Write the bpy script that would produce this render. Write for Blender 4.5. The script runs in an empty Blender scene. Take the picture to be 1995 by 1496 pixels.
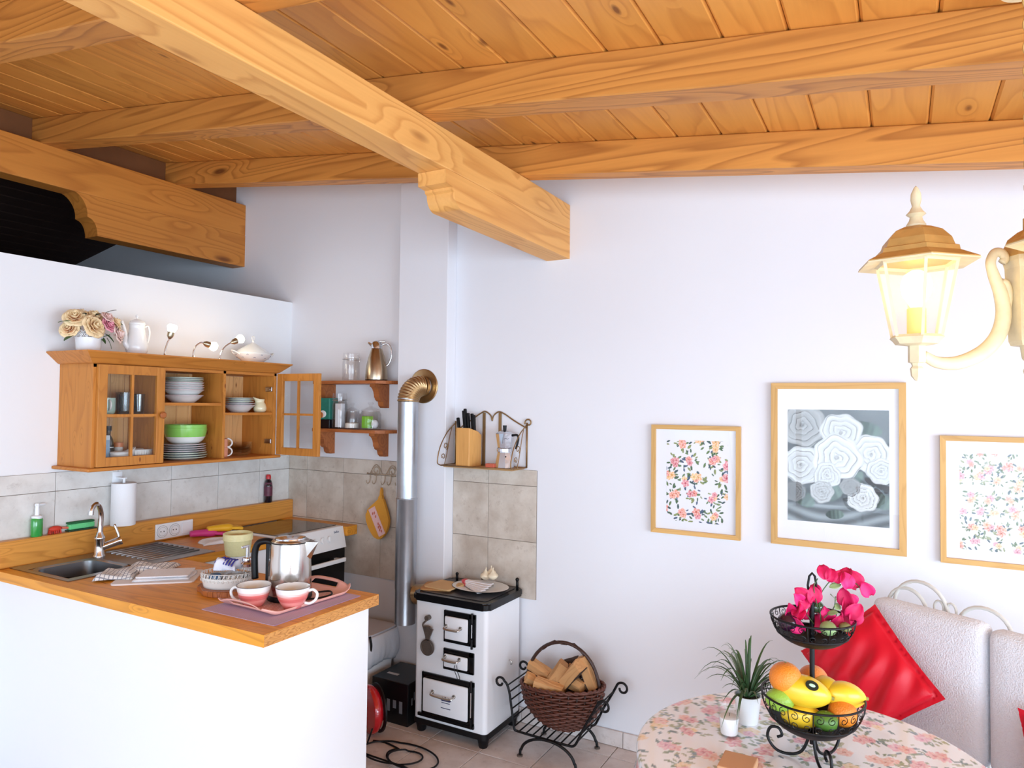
import bpy, bmesh, math, random
import numpy as np
from mathutils import Vector, Matrix
random.seed(7); rng = np.random.RandomState(11)
PI = math.pi
C = bpy.context.scene.collection
sc = bpy.context.scene

# ------------------------------------------------------------------ camera, world, lights, exposure
cam_d = bpy.data.cameras.new('camera'); cam = bpy.data.objects.new('camera', cam_d); C.objects.link(cam)
FPX = 1369.75
cam_d.sensor_width = 36; cam_d.sensor_fit = 'HORIZONTAL'; cam_d.lens = FPX/1995*36; cam_d.clip_start = .05
def cam_axes(yaw, p, r):
    fw = Vector((-math.sin(yaw)*math.cos(p), math.cos(yaw)*math.cos(p), math.sin(p)))
    rt = Vector((math.cos(yaw), math.sin(yaw), 0)); up = rt.cross(fw)
    rt2 = rt*math.cos(r)+up*math.sin(r); up2 = rt2.cross(fw)
    return rt2, up2, fw
_r, _u, _f = cam_axes(.5064466, .02858306, .01119031)
m = Matrix(((_r.x, _u.x, -_f.x, 0), (_r.y, _u.y, -_f.y, 0), (_r.z, _u.z, -_f.z, 1.65), (0, 0, 0, 1)))
cam.matrix_world = m
sc.camera = cam
sc.view_settings.view_transform = 'Standard'; sc.view_settings.look = 'None'
sc.view_settings.gamma = 1; sc.view_settings.use_curve_mapping = False
sc.view_settings.exposure = 0.04

W = bpy.data.worlds.new('world'); sc.world = W; W.use_nodes = True
W.node_tree.nodes['Background'].inputs[0].default_value = (.66, .82, 1, 1)
W.node_tree.nodes['Background'].inputs[1].default_value = 2.0

def area(name, loc, target, sx, sy, power, col=(1, 1, 1)):
    d = bpy.data.lights.new(name, 'AREA'); d.shape = 'RECTANGLE'; d.size = sx; d.size_y = sy
    d.energy = power; d.color = col
    o = bpy.data.objects.new(name, d); C.objects.link(o); o.location = loc
    o.rotation_euler = (Vector(target)-Vector(loc)).to_track_quat('-Z', 'Y').to_euler()
    return o
area('daylight_rear_window', (.1, -2.5, 1.3), (-.9, 3, .0), 4.2, 1.8, 128, (.66, .83, 1))
area('daylight_side_window', (3.3, .3, 1.2), (-2.6, 2.2, .0), 3.6, 1.7, 200, (.68, .84, 1))

# ------------------------------------------------------------------ materials
def lin(c):
    c = np.asarray(c, float)/255. if max(np.ravel(c)) > 1.001 else np.asarray(c, float)
    return np.where(c <= .04045, c/12.92, ((c+.055)/1.055)**2.4)
def L4(c): return tuple(lin(c))+(1,)
MATS = {}
def base_mat(name):
    mt = bpy.data.materials.new(name); mt.use_nodes = True
    nt = mt.node_tree; b = nt.nodes['Principled BSDF']
    return mt, nt, b
def N(nt, t, **k):
    n = nt.nodes.new(t)
    for a, v in k.items(): setattr(n, a, v)
    return n
def mat(name, col, rough=.5, metal=0., spec=.5, bump=0, bscale=60, var=0, vscale=8, coat=0, trans=0, emit=None, es=0, sheen=0, alpha=1):
    if name in MATS: return MATS[name]
    mt, nt, b = base_mat(name)
    b.inputs['Base Color'].default_value = L4(col)
    b.inputs['Roughness'].default_value = rough; b.inputs['Metallic'].default_value = metal
    b.inputs['Specular IOR Level'].default_value = spec
    b.inputs['Coat Weight'].default_value = coat; b.inputs['Transmission Weight'].default_value = trans
    b.inputs['Sheen Weight'].default_value = sheen; b.inputs['Alpha'].default_value = alpha
    if emit is not None:
        b.inputs['Emission Color'].default_value = L4(emit); b.inputs['Emission Strength'].default_value = es
    tc = N(nt, 'ShaderNodeTexCoord')
    nz = N(nt, 'ShaderNodeTexNoise'); nz.inputs['Scale'].default_value = vscale; nz.inputs['Detail'].default_value = 4
    nt.links.new(tc.outputs['Object'], nz.inputs['Vector'])
    v = var if var else .02
    mx = N(nt, 'ShaderNodeMix', data_type='RGBA')
    c = lin(col)
    mx.inputs['A'].default_value = tuple(np.clip(c*(1-v), 0, 1))+(1,); mx.inputs['B'].default_value = tuple(np.clip(c*(1+v), 0, 1))+(1,)
    nt.links.new(nz.outputs['Fac'], mx.inputs['Factor']); nt.links.new(mx.outputs['Result'], b.inputs['Base Color'])
    if bump:
        n2 = N(nt, 'ShaderNodeTexNoise'); n2.inputs['Scale'].default_value = bscale; n2.inputs['Detail'].default_value = 5
        nt.links.new(tc.outputs['Object'], n2.inputs['Vector'])
        bp = N(nt, 'ShaderNodeBump'); bp.inputs['Strength'].default_value = bump; bp.inputs['Distance'].default_value = .01
        nt.links.new(n2.outputs['Fac'], bp.inputs['Height']); nt.links.new(bp.outputs['Normal'], b.inputs['Normal'])
    MATS[name] = mt
    return mt
def math_n(nt, op, a, b=None, c=None):
    n = N(nt, 'ShaderNodeMath', operation=op)
    for i, v in enumerate((a, b, c)):
        if v is None: continue
        if isinstance(v, (int, float)): n.inputs[i].default_value = v
        else: nt.links.new(v, n.inputs[i])
    return n.outputs[0]
def wood(name, light, dark, axis=1, long=.8, cross=7., freq=9., ring=.55, knots=.08, rough=.5, kscale=(1.6, 5.), knotcol=(92, 48, 20), var=.10, bump=.12, spec=.4, fine=.35):
    if name in MATS: return MATS[name]
    mt, nt, b = base_mat(name); lk = nt.links.new
    tc = N(nt, 'ShaderNodeTexCoord'); oi = N(nt, 'ShaderNodeObjectInfo')
    cb = N(nt, 'ShaderNodeCombineXYZ')
    for i, f in enumerate((37., 91., 53.)): lk(math_n(nt, 'MULTIPLY', oi.outputs['Random'], f), cb.inputs[i])
    ad = N(nt, 'ShaderNodeVectorMath', operation='ADD'); lk(tc.outputs['Object'], ad.inputs[0]); lk(cb.outputs[0], ad.inputs[1])
    def scaled(l, c):
        s = [c]*3; s[axis] = l
        v = N(nt, 'ShaderNodeVectorMath', operation='MULTIPLY'); lk(ad.outputs[0], v.inputs[0]); v.inputs[1].default_value = s
        return v.outputs[0]
    nz = N(nt, 'ShaderNodeTexNoise'); nz.inputs['Scale'].default_value = 1; nz.inputs['Detail'].default_value = 1.5
    nz.inputs['Roughness'].default_value = .35; nz.inputs['Distortion'].default_value = .25
    lk(scaled(long, cross), nz.inputs['Vector'])
    # knots bend the rings around them
    vo = N(nt, 'ShaderNodeTexVoronoi'); vo.inputs['Scale'].default_value = 1; vo.inputs['Randomness'].default_value = .9
    lk(scaled(kscale[0], kscale[1]), vo.inputs['Vector'])
    kn = N(nt, 'ShaderNodeMapRange'); kn.inputs['From Min'].default_value = knots; kn.inputs['From Max'].default_value = knots*.45
    lk(vo.outputs['Distance'], kn.inputs['Value'])
    bend = N(nt, 'ShaderNodeMapRange'); bend.inputs['From Min'].default_value = knots*3.2; bend.inputs['From Max'].default_value = 0
    bend.inputs['To Max'].default_value = .30; lk(vo.outputs['Distance'], bend.inputs['Value'])
    ht = math_n(nt, 'ADD', nz.outputs['Fac'], bend.outputs[0])
    fr = math_n(nt, 'FRACT', math_n(nt, 'MULTIPLY', ht, freq))
    rp = N(nt, 'ShaderNodeValToRGB'); e = rp.color_ramp.elements
    e[0].position = 0; e[0].color = (0, 0, 0, 1); e[1].position = 1; e[1].color = (.1, .1, .1, 1)
    x = rp.color_ramp.elements.new(.55); x.color = (.25, .25, .25, 1)
    x = rp.color_ramp.elements.new(.88); x.color = (1, 1, 1, 1)
    lk(fr, rp.inputs['Fac'])
    fn = N(nt, 'ShaderNodeTexNoise'); fn.inputs['Scale'].default_value = 1; fn.inputs['Detail'].default_value = 3
    lk(scaled(4, 90), fn.inputs['Vector'])
    amt = math_n(nt, 'ADD', math_n(nt, 'MULTIPLY', rp.outputs['Color'], ring), math_n(nt, 'MULTIPLY', math_n(nt, 'SUBTRACT', fn.outputs['Fac'], .5), fine))
    mx = N(nt, 'ShaderNodeMix', data_type='RGBA'); mx.inputs['A'].default_value = L4(light); mx.inputs['B'].default_value = L4(dark); lk(amt, mx.inputs['Factor'])
    m2 = N(nt, 'ShaderNodeMix', data_type='RGBA'); m2.inputs['B'].default_value = L4(knotcol)
    lk(math_n(nt, 'MULTIPLY', kn.outputs[0], .85), m2.inputs['Factor']); lk(mx.outputs['Result'], m2.inputs['A'])
    hs = N(nt, 'ShaderNodeHueSaturation'); lk(m2.outputs['Result'], hs.inputs['Color'])
    lk(math_n(nt, 'ADD', math_n(nt, 'MULTIPLY', math_n(nt, 'SUBTRACT', oi.outputs['Random'], .5), var*2), 1.), hs.inputs['Value'])
    lk(hs.outputs[0], b.inputs['Base Color'])
    b.inputs['Roughness'].default_value = rough; b.inputs['Specular IOR Level'].default_value = spec
    bp = N(nt, 'ShaderNodeBump'); bp.inputs['Strength'].default_value = bump; bp.inputs['Distance'].default_value = .002
    lk(amt, bp.inputs['Height']); lk(bp.outputs[0], b.inputs['Normal'])
    MATS[name] = mt
    return mt
def glass(name, tint=(1, 1, 1), gl=.12, rough=.02):
    if name in MATS: return MATS[name]
    mt, nt, b = base_mat(name); nt.nodes.remove(b); lk = nt.links.new
    t = N(nt, 'ShaderNodeBsdfTransparent'); t.inputs[0].default_value = tuple(tint)+(1,)
    g = N(nt, 'ShaderNodeBsdfGlossy'); g.inputs['Roughness'].default_value = rough
    lw = N(nt, 'ShaderNodeLayerWeight'); lw.inputs['Blend'].default_value = .25
    f = math_n(nt, 'ADD', math_n(nt, 'MULTIPLY', lw.outputs['Facing'], gl*2.2), gl*.35)
    ms = N(nt, 'ShaderNodeMixShader'); lk(f, ms.inputs[0]); lk(t.outputs[0], ms.inputs[1]); lk(g.outputs[0], ms.inputs[2])
    lk(ms.outputs[0], nt.nodes['Material Output'].inputs[0])
    MATS[name] = mt
    return mt
def attr_mat(name, rough=.6, coat=0, layer='Col', spec=.4):
    if name in MATS: return MATS[name]
    mt, nt, b = base_mat(name)
    a = N(nt, 'ShaderNodeVertexColor'); a.layer_name = layer
    nt.links.new(a.outputs['Color'], b.inputs['Base Color'])
    b.inputs['Roughness'].default_value = rough; b.inputs['Coat Weight'].default_value = coat; b.inputs['Specular IOR Level'].default_value = spec
    MATS[name] = mt
    return mt
def tile_mat(name, a, b_, c, rough=.45):
    mt, nt, b = base_mat(name); lk = nt.links.new
    tc = N(nt, 'ShaderNodeTexCoord'); oi = N(nt, 'ShaderNodeObjectInfo')
    cb = N(nt, 'ShaderNodeCombineXYZ')
    for i, f in enumerate((37., 91., 53.)): lk(math_n(nt, 'MULTIPLY', oi.outputs['Random'], f), cb.inputs[i])
    ad = N(nt, 'ShaderNodeVectorMath', operation='ADD'); lk(tc.outputs['Object'], ad.inputs[0]); lk(cb.outputs[0], ad.inputs[1])
    n1 = N(nt, 'ShaderNodeTexNoise'); n1.inputs['Scale'].default_value = 6; n1.inputs['Detail'].default_value = 6; n1.inputs['Roughness'].default_value = .62; lk(ad.outputs[0], n1.inputs['Vector'])
    n2 = N(nt, 'ShaderNodeTexNoise'); n2.inputs['Scale'].default_value = 22; n2.inputs['Detail'].default_value = 8; n2.inputs['Roughness'].default_value = .75; lk(ad.outputs[0], n2.inputs['Vector'])
    r = N(nt, 'ShaderNodeValToRGB'); e = r.color_ramp.elements; e[0].position = .36; e[0].color = L4(b_); e[1].position = .62; e[1].color = L4(a); lk(n1.outputs['Fac'], r.inputs['Fac'])
    r2 = N(nt, 'ShaderNodeMapRange'); r2.inputs['From Min'].default_value = .56; r2.inputs['From Max'].default_value = .68; lk(n2.outputs['Fac'], r2.inputs['Value'])
    mx = N(nt, 'ShaderNodeMix', data_type='RGBA'); lk(math_n(nt, 'MULTIPLY', r2.outputs[0], .45), mx.inputs['Factor']); lk(r.outputs['Color'], mx.inputs['A']); mx.inputs['B'].default_value = L4(c)
    lk(mx.outputs['Result'], b.inputs['Base Color']); b.inputs['Roughness'].default_value = rough
    bp = N(nt, 'ShaderNodeBump'); bp.inputs['Strength'].default_value = .15; bp.inputs['Distance'].default_value = .002
    lk(n1.outputs['Fac'], bp.inputs['Height']); lk(bp.outputs[0], b.inputs['Normal'])
    MATS[name] = mt
    return mt

M_plaster = mat('white_plaster', (233, 232, 236), .9, bump=.05, bscale=35, var=.01, vscale=2)
M_plaster2 = mat('white_plaster_kitchen', (238, 239, 242), .9, bump=.05, bscale=35, var=.01, vscale=2)
M_grout = mat('grout', (120, 108, 98), .95)
M_beamP = wood('beam_wood_y', (230, 170, 96), (186, 116, 50), axis=1, long=.5, cross=7, freq=11, ring=.5, knots=.10, kscale=(1.1, 4.), knotcol=(130, 72, 30))
M_beamL = wood('beam_wood_left', (212, 136, 58), (166, 92, 32), axis=1, long=.5, cross=7, freq=11, ring=.5, knots=.10, kscale=(1.1, 4.), knotcol=(110, 56, 24))
M_beamX = wood('beam_wood_x', (212, 142, 66), (146, 82, 30), axis=0, long=.45, cross=7.5, freq=14, ring=.62, knots=.10, kscale=(1.2, 4.5), knotcol=(96, 50, 22))
M_plank = wood('ceiling_plank_wood', (226, 156, 74), (182, 110, 44), axis=1, long=1.1, cross=6., freq=7, ring=.42, knots=.075, kscale=(2.2, 6.), knotcol=(110, 58, 24), var=.13, rough=.42)
M_dark = mat('unlit_dark_boards', (46, 24, 14), .8, var=.3, vscale=4)  # very dark colour stands in for the unlit space beyond the low wall
M_cab = wood('cabinet_pine', (204, 134, 58), (160, 90, 32), axis=2, long=1.6, cross=13., freq=7, ring=.4, knots=.085, kscale=(5., 13.), knotcol=(120, 56, 24), var=.05)
M_cabY = wood('cabinet_pine_y', (202, 130, 56), (154, 86, 30), axis=1, long=1.6, cross=13., freq=7, ring=.4, knots=.085, kscale=(5., 13.), knotcol=(120, 56, 24), var=.05)
M_cabX = wood('cabinet_pine_x', (196, 122, 50), (148, 80, 28), axis=0, long=1.6, cross=13., freq=7, ring=.4, knots=.07, kscale=(5., 13.), knotcol=(120, 56, 24), var=.05)
M_top = wood('worktop_pine_x', (232, 158, 54), (172, 102, 26), axis=0, long=1.1, cross=12., freq=9, ring=.45, knots=.05, kscale=(2.2, 9.), knotcol=(120, 60, 24), rough=.36, spec=.25)
M_topY = wood('worktop_pine_y', (232, 158, 54), (172, 102, 26), axis=1, long=1.1, cross=12., freq=9, ring=.45, knots=.05, kscale=(2.2, 9.), knotcol=(120, 60, 24), rough=.36, spec=.25)
M_splash = wood('backsplash_pine', (216, 150, 68), (160, 96, 34), axis=1, long=1.3, cross=13., freq=9, ring=.45, knots=.10, kscale=(3., 10.), knotcol=(116, 56, 24), rough=.35)
M_shelf = wood('shelf_red_pine', (178, 104, 54), (124, 62, 30), axis=0, long=1.6, cross=13., freq=7, ring=.45, knots=.06, kscale=(5., 13.), var=.05)
M_endgrain = wood('end_grain', (216, 154, 86), (146, 84, 34), axis=1, long=14., cross=55., freq=9, ring=.7, knots=.0, rough=.5)
M_wtile = tile_mat('wall_tile_beige', (214, 203, 190), (188, 173, 158), (150, 128, 112))
M_wtileL = tile_mat('wall_tile_pale', (226, 224, 220), (206, 202, 197), (174, 166, 158))
M_ftile = tile_mat('floor_tile_terracotta', (230, 220, 216), (208, 194, 188), (172, 154, 146), .35)
M_white = mat('white_glazed', (240, 240, 240), .25, coat=.3)
M_whitep = mat('white_plastic', (242, 244, 248), .4)
M_black = mat('black_iron', (12, 12, 15), .45, spec=.3)
M_blackg = mat('black_gloss', (7, 7, 10), .25, spec=.35)
M_chrome = mat('chrome', (220, 222, 226), .12, 1)
M_steel = mat('brushed_steel', (196, 192, 186), .28, 1, bump=.03, bscale=200)
M_galv = mat('galvanised_pipe', (186, 190, 196), .34, .9, var=.22, vscale=9, bump=.05)
M_brass = mat('heat_tinted_brass', (190, 160, 118), .3, .95, var=.22, vscale=14)
M_antique = mat('antique_gilt_metal', (150, 118, 78), .45, .7, var=.2)
M_cream = mat('cream_distressed_metal', (232, 216, 178), .5, var=.18, vscale=40)
M_glass = glass('clear_glass')
M_glassT = glass('thin_glass', (.985, .99, .99), .035)
M_water = glass('tumbler_glass', (.985, .99, .99), .2)

# ------------------------------------------------------------------ mesh helpers
class MB:
    def __init__(s): s.bm = bmesh.new()
    def quad(s, vs):
        try: s.bm.faces.new([s.bm.verts.new(v) for v in vs])
        except ValueError: pass
        return s
    def box(s, x0, x1, y0, y1, z0, z1, bev=0, mtx=None):
        r = bmesh.ops.create_cube(s.bm, size=1)
        vs = r['verts']
        T = Matrix.Translation(((x0+x1)/2, (y0+y1)/2, (z0+z1)/2)) @ Matrix.Diagonal((abs(x1-x0), abs(y1-y0), abs(z1-z0), 1))
        if mtx is not None: T = mtx @ T
        bmesh.ops.transform(s.bm, matrix=T, verts=vs)
        if bev:
            es = list({e for v in vs for e in v.link_edges})
            bmesh.ops.bevel(s.bm, geom=es, offset=bev, segments=2, affect='EDGES', profile=.5)
        return s
    def lathe(s, prof, c=(0, 0, 0), seg=28, sx=1, sy=1, mtx=None, cap=True):
        rings = []
        for (r, z) in prof:
            if r < 1e-6:
                p = Vector((c[0], c[1], c[2]+z)); rings.append([s.bm.verts.new(mtx @ p if mtx else p)])
            else:
                ring = []
                for k in range(seg):
                    a = 2*PI*k/seg
                    p = Vector((c[0]+r*sx*math.cos(a), c[1]+r*sy*math.sin(a), c[2]+z)); ring.append(s.bm.verts.new(mtx @ p if mtx else p))
                rings.append(ring)
        for A, B in zip(rings[:-1], rings[1:]):
            if len(A) == 1 and len(B) == 1: continue
            for k in range(seg):
                k2 = (k+1) % seg
                if len(A) == 1: f = (A[0], B[k], B[k2])
                elif len(B) == 1: f = (A[k], B[0], A[k2])
                else: f = (A[k], B[k], B[k2], A[k2])
                s.bm.faces.new(f)
        if cap:
            if len(rings[0]) > 1: s.bm.faces.new(rings[0])
            if len(rings[-1]) > 1: s.bm.faces.new(rings[-1][::-1])
        return s
    def cyl(s, p0, p1, r0, r1=None, seg=16):
        r1 = r0 if r1 is None else r1
        p0 = Vector(p0); p1 = Vector(p1); d = p1-p0
        q = d.to_track_quat('Z', 'Y').to_matrix().to_4x4()
        s.lathe([(r0, 0), (r1, d.length)], seg=seg, mtx=Matrix.Translation(p0) @ q)
        return s
    def tube(s, pts, r, seg=8, closed=False, flat=1.):
        pts = [Vector(p) for p in pts]; n = len(pts); rings = []
        rr = r if isinstance(r, (list, tuple)) else [r]*n
        up = None
        for i in range(n):
            if closed: t = pts[(i+1) % n]-pts[i-1]
            else: t = pts[min(i+1, n-1)]-pts[max(i-1, 0)]
            if t.length < 1e-9: t = Vector((0, 0, 1))
            t.normalize()
            if up is None:
                up = Vector((0, 0, 1)) if abs(t.z) < .9 else Vector((1, 0, 0))
            up = (up - t*up.dot(t))
            if up.length < 1e-6: up = t.orthogonal()
            up.normalize(); sd = t.cross(up)
            rings.append([s.bm.verts.new(pts[i]+(up*math.cos(2*PI*k/seg)*flat+sd*math.sin(2*PI*k/seg))*rr[i]) for k in range(seg)])
        R = range(n) if closed else range(n-1)
        for i in R:
            A, B = rings[i], rings[(i+1) % n]
            for k in range(seg):
                try: s.bm.faces.new((A[k], A[(k+1) % seg], B[(k+1) % seg], B[k]))
                except ValueError: pass
        if not closed:
            s.bm.faces.new(rings[0][::-1]); s.bm.faces.new(rings[-1])
        return s
    def ell(s, c, r, u=16, v=10, mtx=None):
        T = Matrix.Translation(c)
        if mtx is not None: T = T @ mtx
        T = T @ Matrix.Diagonal((r[0], r[1], r[2], 1))
        bmesh.ops.create_uvsphere(s.bm, u_segments=u, v_segments=v, radius=1, matrix=T)
        return s
    def prism(s, poly, axis, a0, a1):
        def P(p, a):
            return {0: (a, p[0], p[1]), 1: (p[0], a, p[1]), 2: (p[0], p[1], a)}[axis]
        A = [s.bm.verts.new(P(p, a0)) for p in poly]; B = [s.bm.verts.new(P(p, a1)) for p in poly]
        n = len(poly)
        for i in range(n): s.bm.faces.new((A[i], A[(i+1) % n], B[(i+1) % n], B[i]))
        s.bm.faces.new(A[::-1]); s.bm.faces.new(B)
        return s
    def grid(s, fn, nu, nv, wrap_u=False):
        V = [[s.bm.verts.new(fn(i/(nu if wrap_u else nu-1), j/(nv-1))) for i in range(nu)] for j in range(nv)]
        for j in range(nv-1):
            for i in range(nu if wrap_u else nu-1):
                i2 = (i+1) % nu
                try: s.bm.faces.new((V[j][i], V[j][i2], V[j+1][i2], V[j+1][i]))
                except ValueError: pass
        return s
    def build(s, name, material, parent=None, smooth=False, label=None, cat=None, group=None, kind=None, solid=0, sub=0, nrm=True):
        bm = s.bm
        if nrm: bmesh.ops.recalc_face_normals(bm, faces=bm.faces[:])
        off = Vector((0, 0, 0))
        if parent is not None and parent.get('_w'): off = Vector(parent['_w'])
        elif parent is None and len(bm.verts):
            xs = [v.co for v in bm.verts]
            mn = Vector([min(v[i] for v in xs) for i in range(3)]); mxx = Vector([max(v[i] for v in xs) for i in range(3)])
            off = Vector(((mn.x+mxx.x)/2, (mn.y+mxx.y)/2, mn.z))
        if off.length: bmesh.ops.translate(bm, vec=-off, verts=bm.verts[:])
        if smooth:
            for f in bm.faces: f.smooth = True
        me = bpy.data.meshes.new(name); bm.to_mesh(me); bm.free()
        if smooth == 'auto': 
            try: me.set_sharp_from_angle(angle=math.radians(40))
            except Exception: pass
        me.materials.append(material)
        o = bpy.data.objects.new(name, me); C.objects.link(o)
        if parent is not None:
            o.parent = parent
            if parent.get('_w') is not None: o['_w'] = list(parent['_w'])
        else: o.location = off; o['_w'] = list(off)
        if solid:
            md = o.modifiers.new('solid', 'SOLIDIFY'); md.thickness = solid; md.offset = 0
        if sub:
            md = o.modifiers.new('sub', 'SUBSURF'); md.levels = sub; md.render_levels = sub
        if label: o['label'] = label
        if cat: o['category'] = cat
        if group: o['group'] = group
        if kind: o['kind'] = kind
        return o
def thing(name, label, cat, loc, rotz=0, group=None, world=True, kind=None):
    o = bpy.data.objects.new(name, None); C.objects.link(o); o.location = loc; o.rotation_euler = (0, 0, rotz)
    o.empty_display_size = .05
    o['_w'] = list(loc) if world else [0., 0., 0.]
    if label: o['label'] = label
    if cat: o['category'] = cat
    if group: o['group'] = group
    if kind: o['kind'] = kind
    return o
def dup(root, loc, rotz=None, label=None, group=None, scale=None):
    r = root.copy(); C.objects.link(r); r.location = loc
    if rotz is not None: r.rotation_euler = (0, 0, rotz)
    if label: r['label'] = label
    if group: r['group'] = group
    if scale: r.scale = scale
    for ch in [c for c in bpy.data.objects if c.parent == root]:
        c = ch.copy(); C.objects.link(c); c.parent = r
        for g in [q for q in bpy.data.objects if q.parent == ch]:
            d = g.copy(); C.objects.link(d); d.parent = c
    return r
def arc(cx, cz, r, a0, a1, n=12):
    return [(cx+r*math.cos(math.radians(a0+(a1-a0)*i/n)), cz+r*math.sin(math.radians(a0+(a1-a0)*i/n))) for i in range(n+1)]
def spiral(cx, cy, r0, r1, a0, a1, n=24):
    out = []
    for i in range(n+1):
        t = i/n; a = math.radians(a0+(a1-a0)*t); r = r0+(r1-r0)*t
        out.append((cx+r*math.cos(a), cy+r*math.sin(a)))
    return out
def spline(pts, n=8):
    pts = [Vector(p) for p in pts]; P = [pts[0]*2-pts[1]]+pts+[pts[-1]*2-pts[-2]]; out = []
    for i in range(1, len(P)-2):
        for k in range(n):
            t = k/n; a, b, c, d = P[i-1], P[i], P[i+1], P[i+2]
            out.append(.5*((2*b)+(c-a)*t+(2*a-5*b+4*c-d)*t*t+(3*b-a-3*c+d)*t**3))
    out.append(pts[-1]); return out

# ------------------------------------------------------------------ painted prints (flat print on flat paper and cloth)
def floral(P, cell, seed, ground, reds, greens, dens=1.):
    """P (n,2) metres -> rgb (n,3) linear; sprays of roses with leaves"""
    r = np.random.RandomState(seed)
    col = np.tile(lin(ground), (len(P), 1))
    mn = P.min(0)-cell; mx = P.max(0)+cell
    nx = int((mx[0]-mn[0])/cell)+1; ny = int((mx[1]-mn[1])/cell)+1
    fl = []
    for i in range(nx):
        for j in range(ny):
            c = mn+np.array([(i+.5+(j % 2)*.5), (j+.5)])*cell + r.uniform(-.22, .22, 2)*cell
            fl.append(c)
    def near(c, R):
        return np.where((abs(P[:, 0]-c[0]) < R) & (abs(P[:, 1]-c[1]) < R))[0]
    for c in fl:
        # leaves and stems
        for k in range(int(13*dens)):
            a = r.uniform(0, 2*PI); d = r.uniform(.20, .55)*cell
            lc = c+d*np.array([math.cos(a), math.sin(a)]); la = a+r.uniform(-.9, .9); ln = cell*r.uniform(.08, .15); wd = ln*.42
            idx = near(lc, ln)
            if len(idx) == 0: continue
            q = P[idx]-lc; u = q[:, 0]*math.cos(la)+q[:, 1]*math.sin(la); v = -q[:, 0]*math.sin(la)+q[:, 1]*math.cos(la)
            ins = (u/ln)**2+(v/wd)**2 < 1
            g = lin(greens[r.randint(len(greens))])
            shade = 1.-.25*(v[ins] > 0)
            col[idx[ins]] = g*shade[:, None]
        for k in range(r.randint(2, 4)):
            a = r.uniform(0, 2*PI); R = cell*r.uniform(.15, .235)
            fc = c+(R*1.1 if k else 0)*np.array([math.cos(a), math.sin(a)])
            idx = near(fc, R*1.2)
            if len(idx) == 0: continue
            q = P[idx]-fc; rad = np.hypot(q[:, 0], q[:, 1]); th = np.arctan2(q[:, 1], q[:, 0]); ph = r.uniform(0, 6)
            edge = R*(1+.13*np.sin(5*th+ph))
            ins = rad < edge; t = (rad/edge)[ins]; w = np.sin(5*th[ins]+ph*2+7*t)
            base = lin(reds[r.randint(len(reds))])
            f = np.clip(.45+.5*w*(t > .2)+.35*t, 0, 1)[:, None]
            pale = base*.45+np.array([1, .9, .85])*.55
            cc = base*(1-f)+pale*f; cc[t < .22] = base*.75
            col[idx[ins]] = cc
    return col
def paint_grid(name, o3, ux, uy, w, h, nx, ny, fn, material, parent):
    """flat printed sheet: rectangle of nx*ny coloured vertices; o3 lower-left corner, ux/uy unit axes"""
    x = np.linspace(0, w, nx); y = np.linspace(0, h, ny); X, Y = np.meshgrid(x, y)
    P2 = np.stack([X.ravel(), Y.ravel()], 1)
    off = Vector(parent['_w']) if parent is not None and parent.get('_w') else Vector((0, 0, 0))
    o3 = np.array(o3)-np.array(off); V = o3+P2[:, :1]*np.array(ux)+P2[:, 1:]*np.array(uy)
    i = np.arange(nx-1); j = np.arange(ny-1); I, J = np.meshgrid(i, j); a = (J*nx+I).ravel()
    F = np.stack([a, a+1, a+nx+1, a+nx], 1)
    me = bpy.data.meshes.new(name); me.from_pydata(V.tolist(), [], F.tolist())
    ca = me.color_attributes.new('Col', 'FLOAT_COLOR', 'POINT')
    c = np.ones((len(V), 4)); c[:, :3] = fn(P2); ca.data.foreach_set('color', c.ravel())
    me.materials.append(material); o = bpy.data.objects.new(name, me); C.objects.link(o)
    if parent is not None: o.parent = parent; o['_w'] = list(off)
    return o

# ------------------------------------------------------------------ room shell
XL, YB, XR, YR, XF, XRG = -3.454, 3.278, 3.4, -2.6, -6.5, -4.03
def zc(x): return 2.815-.125*(x+1.487) if x > XRG else zc(XRG+1e-6)-.2*(XRG-x)
def struct(name, mb, mt, **k): return mb.build(name, mt, kind='structure', **k)
floor = struct('floor', MB().box(XF, XR, YR, YB, -.08, -.006), M_grout)
# floor tiles, joints at the photographed spacing
TP = .2765
bmt = MB().box(-TP/2+.002, TP/2-.002, -TP/2+.002, TP/2-.002, -.006, 0, bev=.0015)
ft = bmt.build('tile', M_ftile); ft.location = (0, 0, 0)
_fm = ft.data
for v in _fm.vertices: v.co.z -= .006 if max(q.co.z for q in _fm.vertices) > .003 else 0
bpy.data.objects.remove(ft)
rest = MB(); nt_ = 0
for i in range(-6, 20):
    for j in range(-20, 3):
        cx = -1.76+TP/2+i*TP; cy = 2.885-TP/2+j*TP
        x0, x1, y0, y1 = cx-TP/2, cx+TP/2, cy-TP/2, cy+TP/2
        x0 = max(x0, XL); x1 = min(x1, XR); y0 = max(y0, YR); y1 = min(y1, YB)
        if x1-x0 < .03 or y1-y0 < .03: continue
        full = x1-x0 > TP-.001 and y1-y0 > TP-.001
        if cy > 1.4 and cx < .6:
            if full:
                o = bpy.data.objects.new('tile', _fm); C.objects.link(o); o.parent = floor
                o.location = (Vector((cx, cy, -.003))-floor.location)
            else:
                MB().box(x0+.002, x1-.002, y0+.002, y1-.002, -.006, 0, bev=.001).build('tile', M_ftile, floor)
        else: rest.box(x0+.002, x1-.002, y0+.002, y1-.002, -.006, 0)
rest.build('tile_field', M_ftile, floor, kind='stuff')
# fix shared tile mesh height so that its top is exactly at z = 0
zs = [v.co.z for v in _fm.vertices]; zt = max(zs)
for v in _fm.vertices: v.co.z += .003-zt

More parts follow.
